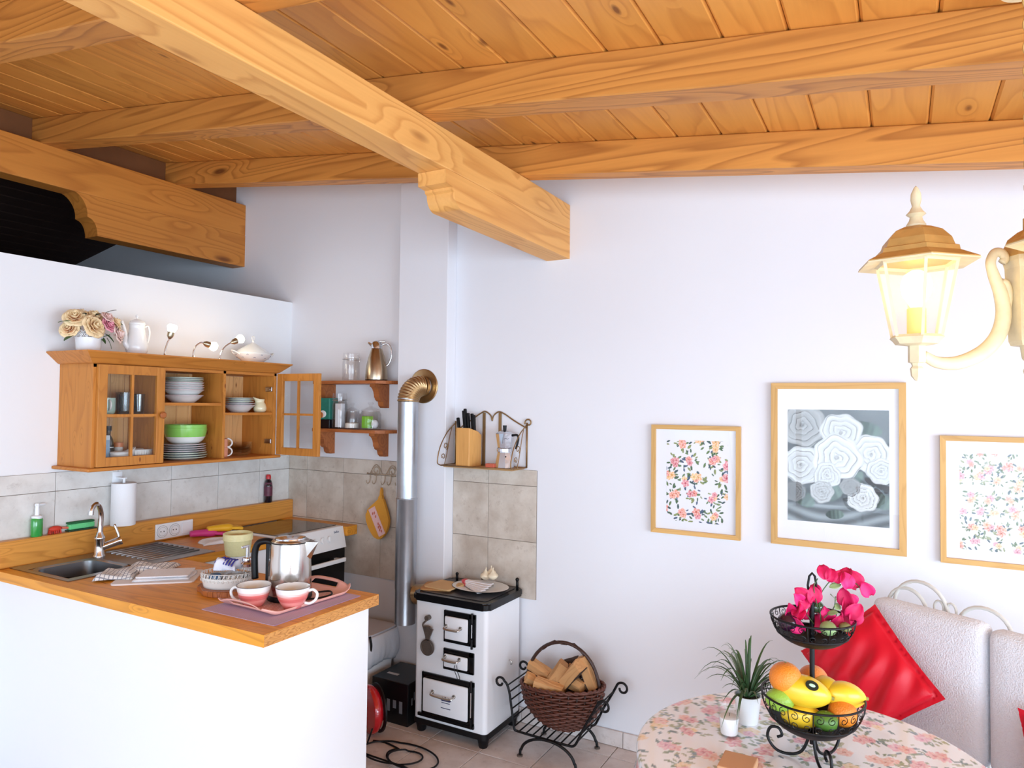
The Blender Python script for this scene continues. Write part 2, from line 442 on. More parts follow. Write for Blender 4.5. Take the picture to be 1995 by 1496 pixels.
# gable wall at the back
poly = [(XF, -.08), (XR, -.08), (XR, zc(XR)), (XRG, zc(XRG+1e-6)), (XF, zc(XF))]
wall_back = struct('wall_back', MB().prism(poly, 1, YB, YB+.15), M_plaster)
wall_right = struct('wall_right', MB().box(XR, XR+.15, YR, -1.3, -.08, 2.21).box(XR, XR+.15, 2.9, YB+.15, -.08, 2.21).box(XR, XR+.15, -1.3, 2.9, 2.06, 2.21), M_plaster)
wall_rear = struct('wall_rear', MB().box(XF, -2.7, YR-.15, YR, -.08, 3.2).box(2.1, XR, YR-.15, YR, -.08, 2.21).box(-2.7, 2.1, YR-.15, YR, 2.15, 2.35).box(-2.7, 2.1, YR-.15, YR, -.08, .12)
                   .prism([(-2.7, 2.15), (2.1, 2.15), (2.1, zc(2.1)), (-2.7, zc(-2.7))], 1, YR-.15, YR), M_plaster)
wall_left = struct('wall_left', MB().box(XL-.10, XL, YR, YB, -.08, 2.291), M_plaster2)
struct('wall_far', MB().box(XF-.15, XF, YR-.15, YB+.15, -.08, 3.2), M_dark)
def window(name, axis, a0, a1, z0, z1, p):
    f = MB(); w = .06
    n = 3
    for k in range(n+1):
        a = a0+(a1-a0)*k/n; lo, hi = (a, a+w) if k == 0 else ((a-w, a) if k == n else (a-w/2, a+w/2))
        f.box(*((lo, hi, p-.03, p+.03) if axis == 0 else (p-.03, p+.03, lo, hi)), z0, z1)
    for z in (z0, z1-w): f.box(*((a0, a1, p-.03, p+.03) if axis == 0 else (p-.03, p+.03, a0, a1)), z, z+w)
    fr = struct(name, f, M_whitep)
    g = MB()
    g.box(*((a0, a1, p-.004, p+.004) if axis == 0 else (p-.004, p+.004, a0, a1)), z0, z1)
    g.build('pane', M_glass, fr)
window('window_1', 0, -2.7, 2.1, .12, 2.15, YR-.07)
window('window_2', 1, -1.3, 2.9, -.0, 2.06, XR+.07)

# roof boards: one object per board, V-jointed
zt0 = lambda x: zc(x)+.02
roof = [(XR+.15, zc(XR+.15)+.018), (XRG, zc(XRG+1e-6)+.018), (XF-.15, zc(XF-.15)+.018)]
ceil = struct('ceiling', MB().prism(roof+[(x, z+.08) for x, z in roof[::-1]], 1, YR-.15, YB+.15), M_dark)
PW = .1735
def plank_mesh(slope, w, y0, y1):
    c = .007
    pr = [(-w/2+.0008+c, 0), (w/2-.0008-c, 0), (w/2-.0008, c), (w/2-.0008, .018), (-w/2+.0008, .018), (-w/2+.0008, c)]
    return MB().prism([(x, z+slope*x) for x, z in pr], 1, y0, y1)
first = None
for k in range(-20, 24):
    cx = -.6105+PW/2+k*PW
    if cx-PW/2 < XRG-.05: continue
    if cx+PW/2 > XR: continue
    if first is None:
        first = plank_mesh(-.125, PW, -2.94, 2.94).build('plank', M_plank, ceil); first['_w'] = [0, 0, 0]
        o = first
    else:
        o = first.copy(); C.objects.link(o)
    o.location = Vector((cx, .339, zc(cx)))-ceil.location
first_off = Vector(ceil['_w'])
for v in first.data.vertices: v.co += first_off
cx = (XRG+.002 + -.6105-19*PW)/2
ep = plank_mesh(-.125, (-.6105-19*PW)-(XRG+.002), -2.94, 2.94).build('plank', M_plank, ceil)
for v in ep.data.vertices: v.co += Vector(ceil['_w'])
ep.location = Vector((cx, .339, zc(cx)))-ceil.location
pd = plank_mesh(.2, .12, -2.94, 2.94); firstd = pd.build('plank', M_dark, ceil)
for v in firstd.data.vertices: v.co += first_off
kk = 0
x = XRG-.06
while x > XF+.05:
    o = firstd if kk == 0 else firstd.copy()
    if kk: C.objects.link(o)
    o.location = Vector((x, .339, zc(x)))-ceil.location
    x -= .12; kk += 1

# purlins with carved corbels
def corbel_poly(y0, z0, z1, ye, kind):
    """profile in (Y, Z): starts under the purlin (z1) at y0 and steps down to z0"""
    h = z1-z0
    if kind == 0:
        p = [(y0, z1), (y0+.002, z1-.052), (y0+.045, z1-.056), (y0+.046, z1-.066)]
        p += [(y0+.058+.052*(1-math.cos(t)), z1-.072-.058*math.sin(t)) for t in np.linspace(0, PI/2, 8)]
        p = [(a, max(b, z0)) for a, b in p]
        p += [(ye, z0), (ye, z1)]
    else:
        p = [(y0, z1)]
        p += [(y0+.004+.055*math.sin(t)*.9+.012*t, z1-.05*(1-math.cos(t))-.03*t*.9) for t in np.linspace(.1, PI*.62, 9)]
        y2, z2 = p[-1]
        p += [(y2+.005, z2-.002)]
        p += [(y2+.008+.05*math.sin(t), z2-.004-(z2-z0)*(1-math.cos(t))) for t in np.linspace(0.1, PI/2, 8)]
        p += [(ye, z0), (ye, z1)]
    return p
def purlin(label, x0, x1, z0, z1, zc0, y0, kind, yend=YB):
    M_beamP = MATS['beam_wood_left' if kind else 'beam_wood_y']
    t = thing('ceiling_beam', label, 'beam', (.5*(x0+x1), yend, z0), group='purlins')
    MB().box(x0, x1, YR+.02, yend, z0, z1, bev=.004).build('timber', M_beamP, t)
    MB().prism(corbel_poly(y0, zc0, z0-.001, yend, kind), 0, x0+.001, x1-.001).build('corbel', M_beamP, t, smooth='auto')
purlin('pale purlin running towards the gable wall beside the flue breast, on a stepped corbel', -1.619, -1.487, 2.53, 2.676, 2.398, 2.156, 0)
purlin('orange-brown purlin above the low kitchen wall, on a wavy carved corbel', -4.03, -3.91, 2.776, 2.985, 2.563, 2.145, 1)
# rafters across the purlins
def zb(x): return 2.677-.125*(x+1.487)
def rafter(label, y0, y1):
    b = MB(); pr = [(-4.02, zb(-4.02)), (XR-.02, zb(XR-.02)), (XR-.02, zc(XR-.02)-.001), (-4.02, zc(-4.02)-.001)]
    b.prism(pr, 1, y0, y1)
    es = [e for e in b.bm.edges]
    bmesh.ops.bevel(b.bm, geom=es, offset=.004, segments=1, affect='EDGES')
    b.build('ceiling_beam', M_beamX, label=label, cat='beam', group='rafters')
for y0, y1, lb in ((2.744, 2.838, 'rafter nearest the gable wall with the pictures'), (1.975, 2.087, 'middle rafter with swirling grain, second from the gable wall'),
                   (1.165, 1.276, 'rafter at the top left edge, third from the gable wall'), (.36, .47, 'rafter above the camera, fourth from the gable wall'), (-.45, -.34, 'rafter behind the camera, fifth from the gable wall'), (-1.26, -1.15, 'rafter near the rear windows')):
    rafter(lb, y0, y1)
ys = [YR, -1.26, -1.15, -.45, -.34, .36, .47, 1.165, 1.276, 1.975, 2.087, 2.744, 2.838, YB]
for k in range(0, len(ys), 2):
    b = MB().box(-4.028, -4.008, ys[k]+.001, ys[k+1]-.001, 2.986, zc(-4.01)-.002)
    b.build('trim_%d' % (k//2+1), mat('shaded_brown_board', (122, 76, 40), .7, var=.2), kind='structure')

# flue breast
struct('wall_chimney', MB().box(-2.516, -2.181, 3.19, YB, 0, zc(-2.25)-.003, bev=.004), M_plaster)

# baseboard of cut tiles
bb = struct('baseboard_back', MB().box(-2.18, XR, YB-.006, YB, .0, .07), M_grout)
x = -2.175
k = 0
for x0 in np.arange(-1.18-.2765*4, XR-.05, .2765):
    MB().box(max(x0, -2.179)+.0015, min(x0+.2765, XR)-.0015, YB-.014, YB-.004, .002, .076, bev=.0015).build('tile', M_ftile, bb)
# wall tiles
zr = [(.618, .924), (.924, 1.221), (1.221, 1.309)]
for i in range(-3, 6):
    y0 = 1.845+.2975*i; y1 = min(y0+.2975, YB-.008)
    for z0, z1 in zr[1:]:
        if z0 < .93: z0 = .93
        MB().box(XL, XL+.008, y0+.0012, y1-.0012, z0+.0012, z1-.0012, bev=.001).build('tile', M_wtileL, wall_left)
xs = [XL+.009, -3.286, -2.983, -2.69, -2.517]
for a, b_ in zip(xs[:-1], xs[1:]):
    for z0, z1 in zr:
        MB().box(a+.0012, b_-.0012, YB-.008, YB, z0+.0012, z1-.0012, bev=.001).build('tile', M_wtile, wall_back)
MB().box(XL, XL+.004, 1.0, YB, .93, 1.3085).build('grout', M_grout, wall_left)
MB().box(XL, -2.517, YB-.004, YB, .619, 1.3085).build('grout', M_grout, wall_back)
MB().box(-2.18, -1.661, YB-.004, YB, .637, 1.305).build('grout', M_grout, wall_back)
for a, b_ in ((-2.180, -1.952), (-1.952, -1.661)):
    for z0, z1 in ((.636, .932), (.932, 1.222), (1.222, 1.306)):
        MB().box(a+.0012, b_-.0012, YB-.008, YB, z0+.0012, z1-.0012, bev=.001).build('tile', M_wtile, wall_back)

# plastered half wall under the worktop
struct('wall_peninsula', MB().box(XL, -1.795, 1.615, 1.652, 0, .871).box(-1.88, -1.795, 1.652, 2.12, 0, .871), M_plaster2)

# ------------------------------------------------------------------ fitted kitchen
wt = thing('worktop', 'oiled pine L-shaped worktop over the white half wall', 'worktop', (-2.6, 1.87, .872))
MB().prism([(-3.452, 1.585), (-1.766, 1.585), (-1.766, 2.144), (-2.935, 2.144), (-2.935, 2.30), (-3.452, 2.30)], 2, .872, .9118)
b = MB(); z0, z1 = .872, .912
# slabs with the sink cut out
SX0, SX1, SY0, SY1 = -3.28, -3.0, 1.67, 1.925
b.box(-3.452, SX0, 1.585, 2.144, z0, z1); b.box(SX1, -1.766, 1.585, 2.144, z0, z1)
b.box(SX0, SX1, 1.585, SY0, z0, z1); b.box(SX0, SX1, SY1, 2.144, z0, z1)
bmesh.ops.remove_doubles(b.bm, verts=b.bm.verts[:], dist=.0001)
b.build('slab', M_top, wt)
MB().box(-3.452, -2.93, 2.1445, 2.715, z0, z1, bev=.002).build('slab', M_topY, wt)
MB().box(-3.452, -2.865, 3.18, YB-.009, z0-.012, z1+.004, bev=.004).build('slab', M_top, wt, label='short end strip behind the cooker')
MB().box(-1.768, -1.7655, 1.587, 2.142, z0+.001, z1-.001).build('end_grain', M_endgrain, wt)
bs = MB().box(XL+.009, -3.40, .9, YB-.009, .9125, 1.0285, bev=.006)
bs.build('backsplash_board', M_splash, label='knotty pine upstand board along the back of the worktop', cat='board')
for (y0, y1) in ((2.146, 2.42), (2.425, 2.71)):
    t = thing('base_cabinet', 'white base cabinet under the worktop, %s' % ('beside the cooker' if y0 > 2.4 else 'in the inner corner'), 'cabinet', (-3.2, (y0+y1)/2, .0))
    MB().box(-3.45, -2.975, y0, y1, .0, .8705).build('body', M_whitep, t); MB().box(-2.974, -2.955, y0+.002, y1-.002, .1, .865, bev=.002).build('door', M_whitep, t)

# sink with drainer, recessed bowl
M_sink = mat('sink_steel', (150, 150, 152), .3, 1, bump=.02, bscale=120)
t = thing('sink', 'stainless steel inset sink with grooved drainer', 'sink', (-3.19, 1.98, .912))
b = MB()
def rrect(x0, x1, y0, y1, r, n=5):
    out = []
    for cx, cy, a0 in ((x1-r, y1-r, 0), (x0+r, y1-r, 90), (x0+r, y0+r, 180), (x1-r, y0+r, 270)):
        for i in range(n+1): out.append((cx+r*math.cos(math.radians(a0+90*i/n)), cy+r*math.sin(math.radians(a0+90*i/n))))
    return out
def ring(bm, A, B):
    n = len(A)
    for i in range(n): bm.faces.new((A[i], A[(i+1) % n], B[(i+1) % n], B[i]))
def loop(bm, pts, z): return [bm.verts.new((x, y, z)) for x, y in pts]
# flange bounds
FX0, FX1, FY0, FY1 = -3.392, -2.945, 1.635, 2.33
bl = [loop(b.bm, rrect(SX0-.012, SX1+.012, SY0-.012, SY1+.012, .05), .916), loop(b.bm, rrect(SX0+.004, SX1-.004, SY0+.004, SY1-.004, .045), .910),
      loop(b.bm, rrect(SX0+.012, SX1-.012, SY0+.012, SY1-.012, .045), .79), loop(b.bm, rrect(SX0+.05, SX1-.05, SY0+.05, SY1-.05, .03), .77)]
for A, B in zip(bl[:-1], bl[1:]): ring(b.bm, A, B)
b.bm.faces.new(bl[-1])
b.build('bowl', M_sink, t, smooth='auto')
b = MB(); zf0, zf1 = .9125, .9158
b.box(FX0, SX0-.012, FY0, FY1, zf0, zf1); b.box(SX1+.012, FX1, FY0, FY1, zf0, zf1)
b.box(SX0-.012, SX1+.012, FY0, SY0-.012, zf0, zf1); b.box(SX0-.012, SX1+.012, SY1+.012, FY1, zf0, zf1)
b.build('flange', M_sink, t)
b = MB()
for k in range(9):
    x = -3.345+k*.040
    b.cyl((x, 2.03+.0, .9165), (x, 2.30, .9165), .005, seg=8)
b.build('drainer_ribs', M_sink, t, smooth=True)
MB().lathe([(.0, .0), (.03, 0), (.03, .003), (0, .004)], c=(-3.14, 1.80, .7705)).build('waste', M_chrome, t, smooth='auto')
t = thing('tap', 'chrome mixer tap with curved spout behind the sink', 'tap', (-3.29, 1.965, .916))
MB().lathe([(.026, 0), (.026, .005), (.021, .012), (.021, .075), (.024, .082), (.024, .09), (.016, .10), (.013, .115)], c=(-3.29, 1.965, .916), seg=24).build('body', M_chrome, t, smooth='auto')
sp = spline([(-3.29, 1.965, 1.02), (-3.29, 1.968, 1.07), (-3.285, 1.965, 1.12), (-3.27, 1.945, 1.158), (-3.25, 1.92, 1.168), (-3.236, 1.895, 1.155), (-3.232, 1.888, 1.138)], 6)
MB().tube(sp, [.013-.002*min(1, i/20) for i in range(len(sp))], 12).build('spout', M_chrome, t, smooth=True)
MB().cyl((-3.232, 1.888, 1.14), (-3.231, 1.886, 1.124), .0125).build('aerator', M_chrome, t, smooth='auto')
MB().cyl((-3.285, 1.975, .958), (-3.25, 2.035, .982), .017, .019).cyl((-3.25, 2.035, .982), (-3.246, 2.043, .985), .021).build('cartridge', M_chrome, t, smooth='auto')
MB().tube(spline([(-3.25, 2.035, .99), (-3.256, 2.03, 1.02), (-3.268, 2.02, 1.06)], 5), .006, 8, flat=1.).build('lever', M_chrome, t, smooth=True)

# socket strip on the upstand
t = thing('socket_strip', 'white double socket with blank plate on the pine upstand', 'socket', (-3.4, 2.427, .93))
MB().box(-3.3995, -3.389, 2.317, 2.537, .922, 1.003, bev=.004).build('cover', M_whitep, t)
for k in range(3):
    yc = 2.354+k*.0715
    if k < 2:
        MB().lathe([(.029, .0), (.029, .003), (.021, .003), (.021, -.006), (0, -.006)], mtx=Matrix.Translation((-3.3895, yc, .9625)) @ Matrix.Rotation(PI/2, 4, 'Y'), seg=28).build('socket', M_whitep, t, smooth='auto')
        MB().tube([(-3.3875, yc+.0225*math.cos(a), .9625+.0225*math.sin(a)) for a in np.linspace(0, 2*PI, 30)[:-1]], .0014, 5, closed=True).tube([(-3.3885, yc+.031*math.cos(a), .9625+.031*math.sin(a)) for a in np.linspace(0, 2*PI, 30)[:-1]], .0008, 4, closed=True).build('socket_ring', mat('grey_shadow_line', (120, 122, 128), .5), t)
        MB().cyl((-3.392, yc-.009, .9625), (-3.3875, yc-.009, .9625), .003, seg=8).cyl((-3.392, yc+.009, .9625), (-3.3875, yc+.009, .9625), .003, seg=8).build('contact_holes', M_black, t)
    else: MB().box(-3.3885, -3.386, yc-.029, yc+.029, .933, .992, bev=.002).build('blank_plate', M_whitep, t)

# ceramic-top cooker
t = thing('cooker', 'white free-standing cooker with black ceramic hob and black oven door', 'cooker', (-3.15, 2.95, 0))
Y0, Y1 = 2.722, 3.176
MB().box(-3.398, -2.915, Y0, Y1, .0, .898, bev=.004).build('body', M_whitep, t)
MB().box(-3.335, -2.90, Y0, Y1, .899, .921, bev=.006).build('hob_frame', M_white, t)
M_hob = mat("hob_glass", (16, 11, 9), .06, spec=.4, coat=.3)
MB().box(-3.325, -2.935, Y0+.012, Y1-.012, .9212, .9238, bev=.001).build('hob_plate', M_hob, t)
MB().prism([(-2.914, .905), (-2.905, .918), (-2.895, .92), (-2.866, .80), (-2.914, .80)], 1, Y0, Y1).build('control_panel', M_white, t, smooth='auto')
MB().box(-2.914, -2.872, Y0+.004, Y1-.004, .12, .796, bev=.003).build('oven_door', M_blackg, t)
MB().box(-2.914, -2.878, Y0+.004, Y1-.004, .02, .115, bev=.003).build('drawer', M_whitep, t)
MB().box(-2.84, -2.822, Y0+.06, Y1-.045, .728, .752, bev=.005).box(-2.872, -2.838, Y0+.09, Y0+.11, .73, .75).box(-2.872, -2.838, Y1-.095, Y1-.075, .73, .75).build('handle', M_white, t)
nv = Vector((.12, 0, .029)).normalized()
for yk in (2.80, 2.865, 2.93, 2.99, 3.045):
    c0 = Vector((-2.881, yk, .862)); MB().cyl(c0, c0+nv*.012, .017, .015, 20).box(c0.x+.008, c0.x+.018, yk-.003, yk+.003, .848, .882).build('knob', M_white, t, smooth='auto')
def text(s, size, mt, mtx, parent=None, ext=.0004, name='lettering'):
    cu = bpy.data.curves.new(name, 'FONT'); cu.body = s; cu.size = size; cu.extrude = ext; cu.align_x = 'CENTER'
    o = bpy.data.objects.new(name, cu); C.objects.link(o)
    dg = bpy.context.evaluated_depsgraph_get(); me = bpy.data.meshes.new_from_object(o.evaluated_get(dg))
    bpy.data.objects.remove(o); me.transform(mtx)
    if parent is not None and parent.get('_w'): me.transform(Matrix.Translation(-Vector(parent['_w'])))
    me.materials.clear(); me.materials.append(mt)
    q = bpy.data.objects.new(name, me); C.objects.link(q)
    if parent is not None: q.parent = parent
    return q
M_ink = mat('navy_ink', (38, 46, 92), .5)
# text plane facing +X: local x -> +Y, local y -> +Z
def face_x(x, y, z, tilt=0): return Matrix.Translation((x, y, z)) @ Matrix.Rotation(tilt, 4, 'Y') @ Matrix(((0, 0, 1, 0), (1, 0, 0, 0), (0, 1, 0, 0), (0, 0, 0, 1)))
def face_ny(x, y, z): return Matrix.Translation((x, y, z)) @ Matrix.Rotation(PI/2, 4, 'X')
text('beko', .020, M_ink, face_x(-2.8865, 3.115, .888, -.235), t, name='brand_lettering')

# ------------------------------------------------------------------ wall cabinet
M_back = wood('cabinet_back_pine', (234, 182, 122), (196, 132, 76), axis=2, long=1.6, cross=13., freq=7, ring=.4, knots=.085, kscale=(5., 13.), knotcol=(140, 76, 34), var=.09)  # back boards coloured paler to brighten the shaded cabinet interior
CB, CF, CY0, CY1, CZ0, CZ1 = XL+.001, -3.185, 1.852, 2.915, 1.341, 1.813
cab = thing('wall_cabinet', 'pine wall cabinet with glazed doors, the right one standing open', 'cabinet', (-3.3, 2.4, 1.325))
MB().box(CB, CF, CY0, CY0+.018, CZ0, CZ1, bev=.001).build('side_panel', M_cab, cab)
MB().box(CB, CF, CY1-.018, CY1, CZ0, CZ1, bev=.001).build('side_panel', M_cab, cab)
for yd in (2.192, 2.556): MB().box(CB+.012, CF, yd-.008, yd+.008, CZ0, CZ1).build('divider', M_cab, cab)
MB().box(CB, CF, CY0, CY1, CZ1-.016, CZ1-.001).build('top_panel', M_cabY, cab)
for k in range(14):
    w = (CY1-CY0-.036)/14; y0 = CY0+.018+k*w
    MB().box(CB, CB+.009, y0+.001, y0+w-.001, CZ0+.001, CZ1-.017, bev=.002).build('back_board', M_back, cab)
MB().box(CB, CF+.026, CY0-.026, CY1+.02, 1.325, 1.341, bev=.005).build('base_board', M_cabY, cab)
# cornice: sloping moulding on three sides with a flat top
b = MB()
def cl(o, z): return [b.bm.verts.new(p) for p in ((CB, CY0-o, z), (CF+o, CY0-o, z), (CF+o, CY1+o, z), (CB, CY1+o, z))]
Ls = [cl(.004, CZ1), cl(.012, CZ1+.004), cl(.050, CZ1+.040), cl(.062, CZ1+.050), cl(.062, CZ1+.056)]
for A, B in zip(Ls[:-1], Ls[1:]): ring(b.bm, A, B)
b.bm.faces.new(Ls[0]); b.bm.faces.new(Ls[-1])
b.build('cornice', M_cabY, cab)
CT = CZ1+.056
for y0, y1, z in ((CY0+.019, 2.183, 1.580), (2.201, 2.547, 1.638), (2.565, CY1-.019, 1.586)):
    MB().box(CB+.012, CF-.012, y0, y1, z-.014, z).build('shelf', M_cabY, cab)
def glazed_door(mtx, lab, knob_side):
    """door in local X (width .325) and Z; hinge at x = 0, thickness in y 0..-.02"""
    w, h, s = .328, CZ1-CZ0-.006, .042
    d = MB().box(0, s, -.02, 0, 0, h, bev=.002, mtx=None).box(w-s, w, -.02, 0, 0, h, bev=.002)
    d.box(s, w-s, -.019, -.001, 0, s, bev=.001).box(s, w-s, -.019, -.001, h-s, h, bev=.001)
    bmesh.ops.transform(d.bm, matrix=mtx, verts=d.bm.verts[:])
    dr = d.build('door', M_cab, cab, label=lab)
    k = MB().box(w/2-.006, w/2+.006, -.016, -.004, s, h-s).box(s, w-s, -.0162, -.0042, h/2-.006, h/2+.006)
    bmesh.ops.transform(k.bm, matrix=mtx, verts=k.bm.verts[:]); k.build('glazing_bars', M_cab, dr)
    for i in range(2):
        for j in range(2):
            x0, x1 = (s, w/2-.006) if i == 0 else (w/2+.006, w-s)
            z0, z1 = (s, h/2-.006) if j == 0 else (h/2+.006, h-s)
            g = MB().box(x0, x1, -.0115, -.0095, z0, z1); bmesh.ops.transform(g.bm, matrix=mtx, verts=g.bm.verts[:]); g.build('pane', M_glassT, dr)
    kx = w-.02; g = MB().lathe([(.006, 0), (.006, .010), (.015, .014), (.017, .021), (.012, .027), (0, .029)], seg=16, mtx=Matrix.Translation((kx, -.02, h/2)) @ Matrix.Rotation(PI/2, 4, 'X'))
    bmesh.ops.transform(g.bm, matrix=mtx, verts=g.bm.verts[:]); g.build('knob', M_shelf, dr, smooth='auto')
# closed left door: local x -> +Y, local -y -> +X
closed = Matrix.Translation((CF+.001, 1.866, CZ0+.003)) @ Matrix(((0, -1, 0, 0), (1, 0, 0, 0), (0, 0, 1, 0), (0, 0, 0, 1)))
glazed_door(closed, 'closed glazed door', 1)
# open right door: hinge at right end, swings out so its width runs along +X
opened = Matrix.Translation((CF+.012, 2.908, CZ0+.003)) @ Matrix(((1, 0, 0, 0), (0, -1, 0, 0), (0, 0, 1, 0), (0, 0, 0, 1)))
glazed_door(opened, 'open glazed door', 1)
for z in (1.42, 1.72): MB().box(CF-.055, CF-.005, CY1-.034, CY1-.019, z-.014, z+.014, bev=.003).cyl((CF-.02, CY1-.036, z), (CF-.02, CY1-.03, z), .006).build('hinge', M_chrome, cab)

# ------------------------------------------------------------------ crockery in and on the cabinet
M_porc = mat('porcelain', (236, 236, 234), .18, coat=.4)
M_rimg = mat('green_plate_rim', (196, 206, 186), .25)
M_rimp = mat('plum_plate_rim', (200, 186, 188), .25)
def plate(name, label, loc, r, deep, rimmat, group):
    h = .022 if not deep else .036
    t = thing(name, label, 'plate' if not deep else 'bowl', loc, world=False, group=group)
    if deep: pr = [(0, .003), (r*.5, .002), (r*.52, 0), (r*.56, 0), (r*.80, .020), (r*.98, h), (r, h+.001), (r*.97, h+.004), (r*.78, .025), (r*.5, .007), (0, .006)]
    else: pr = [(0, .002), (r*.56, .001), (r*.58, 0), (r*.62, 0), (r*.72, .007), (r, .0125), (r, .0145), (r*.70, .0105), (r*.6, .006), (0, .005)]
    MB().lathe(pr, seg=36, cap=False).build('dish', M_porc, t, smooth='auto')
    MB().lathe([(r*.985, h-.001 if deep else .011), (r*1.004, h+.001 if deep else .0125), (r*1.004, h+.0035 if deep else .0148), (r*.985, h+.0045 if deep else .015)], seg=36, cap=False).build('rim', rimmat, t, smooth='auto')
    return t
def stack(items, x, y, z, where, group):
    n = len(items); protos = {}
    for i, (r, deep, rm, step, nm) in enumerate(items):
        pos = 'lowest' if i == 0 else ('topmost' if i == n-1 else '%s from the bottom' % ['', 'second', 'third', 'fourth', 'fifth', 'sixth', 'seventh', 'eighth', 'ninth', 'tenth', 'eleventh'][i])
        lb = '%s in the stack %s, %s' % (nm, where, pos)
        loc = (x+random.uniform(-.002, .002), y+random.uniform(-.002, .002), z)
        key = (r, deep, nm)
        if key in protos: dup(protos[key], loc, label=lb)
        else: protos[key] = plate('soup_plate' if deep else 'plate', lb, loc, r, deep, rm, group)
        z += step
stack([(.098, 1, M_rimp, .030, 'white soup plate')]+[(.100, 1, M_rimp, .0125, 'plum-rimmed soup plate')]*4+[(.094, 0, M_rimg, .0095, 'green-rimmed side plate')]*5, -3.315, 2.405, 1.6385, 'on the middle shelf', 'plates on the middle shelf')
stack([(.115, 0, M_rimg, .012, 'white dinner plate')]+[(.118, 0, M_rimg, .0112, 'green-rimmed dinner plate')]*2+[(.112, 0, M_rimp, .0112, 'grey-rimmed dinner plate')]*4, -3.31, 2.405, 1.3415, 'under the green bowls', 'plates under the bowls')
stack([(.083, 1, M_rimp, .028, 'small white soup plate')]+[(.086, 0, M_rimp, .0105, 'small brown-rimmed plate')]*2+[(.076, 0, M_rimg, .0095, 'small green-rimmed plate')]*3, -3.31, 2.705+.055, 1.5865, 'on the right shelf', 'plates on the right shelf')
M_lime = mat('lime_glaze', (140, 206, 98), .2, coat=.4)
def salad_bowl(label, z, r):
    t = thing('salad_bowl', label, 'bowl', (-3.31, 2.418, z), world=False, group='green salad bowls')
    MB().lathe([(0, .003), (r*.5, .002), (r*.52, 0), (r*.6, .0), (r*.82, .018), (r*.93, .038), (r*.91, .040), (r*.78, .022), (r*.5, .008), (0, .007)], seg=36, cap=False).build('white_base', M_porc, t, smooth='auto')
    MB().lathe([(r*.93, .038), (r*.985, .060), (r, .083), (r*.975, .085), (r*.955, .062), (r*.91, .040)], seg=36, cap=False).build('green_wall', M_lime, t, smooth='auto')
salad_bowl('lower green and white salad bowl of the nested pair, on the plates', 1.4225, .105)
salad_bowl('upper green and white salad bowl nested in the other', 1.4385, .104)
def mug(name, label, cat_, loc, rz, r, h, body, group=None, hr=.022, inner=None, flare=0., tilt=0):
    t = thing(name, label, cat_, loc, rz, group, world=False)
    if tilt: t.rotation_euler = (tilt, 0, rz)
    rb = r*(1-flare)
    MB().lathe([(0, .004), (rb*.7, .003), (rb*.72, 0), (rb*.86, 0), (rb, h*.18), (r*(1-flare*.35), h*.6), (r, h), (r-.003, h), (r*(1-flare*.35)-.004, h*.6), (rb-.005, h*.22), (rb*.6, .009), (0, .008)], seg=32, cap=False).build('cup_body', body, t, smooth='auto')
    pts = [(r*.9+hr*1.15*math.sin(a), 0, h*.56+hr*1.05*math.cos(a)) for a in np.linspace(.0, PI, 12)]
    pts = [(r*(1-flare*.3)-.004, 0, h*.56+hr*1.05)]+pts[1:-1]+[(r*(1-flare*.7)-.004, 0, h*.56-hr*1.05)]
    MB().tube(spline(pts, 2), .0045, 8, flat=1.).build('handle', inner or body, t, smooth=True)
    return t
M_mint = mat('mint_glaze', (176, 204, 190), .25, coat=.3)
mug('mug', 'pale mint mug with white handle on the upper shelf behind the glazed door', 'mug', (-3.27, 1.965, 1.5805), -.2, .040, .078, M_mint, inner=M_porc)
mug('mug', 'dark green-edged mug at the back behind the mint mug', 'mug', (-3.385, 1.985, 1.5805), .9, .040, .090, mat('dark_glaze', (66, 74, 70), .3), inner=M_porc)
def tumbler(label, x, y, z, r=.03, h=.105, group='tumblers behind the glazed door'):
    t = thing('glass_tumbler', label, 'glass', (x, y, z), world=False, group=group)
    MB().lathe([(0, .0), (r*.8, 0), (r*.86, h*.1), (r, h), (r-.0018, h), (r*.82, h*.14), (0, h*.12)], seg=24, cap=False).build('glass_wall', M_water, t, smooth='auto')
    MB().lathe([(r*.99, h-.002), (r*1.02, h), (r*.99, h+.001)], seg=24, cap=False).build('rim', M_water, t, smooth=True)
tumbler('front tall tumbler left of the glazing bar', -3.27, 2.058, 1.5805); tumbler('back tumbler left of the glazing bar', -3.35, 2.095, 1.5805)
tumbler('front tumbler right of the glazing bar', -3.27, 2.128, 1.5805, .028, .098); tumbler('back tumbler right of the glazing bar', -3.36, 2.165, 1.5805, .03, .1)
tumbler('upturned sherry glass standing behind the small plates', -3.40, 2.66, 1.5865, .024, .105, None)
# lower left compartment
M_bottle = mat('dark_oil_bottle', (70, 66, 58), .12, coat=.6)
t = thing('oil_bottle', 'dark vinegar bottle with black cap in the glazed compartment', 'bottle', (-3.33, 2.016, 1.3415), world=False)
MB().lathe([(0, 0), (.024, 0), (.025, .004), (.025, .10), (.020, .122), (.011, .138), (.011, .160), (0, .16)], seg=20).build('glass_body', M_bottle, t, smooth='auto')
MB().lathe([(.0254, .03), (.0254, .092)], seg=20, cap=False).build('label', mat('black_label', (30, 30, 32), .5), t, smooth=True)
MB().lathe([(.0257, .078), (.0257, .082)], seg=20, cap=False).lathe([(.0257, .042), (.0257, .046)], seg=20, cap=False).build('label_stripe', M_white, t)
MB().cyl((0, 0, .158), (0, 0, .182), .0145, seg=16).build('cap', M_black, t, smooth='auto')
t = thing('box', 'white and pale blue box beside the vinegar bottle', 'box', (-3.285, 1.966, 1.3415))
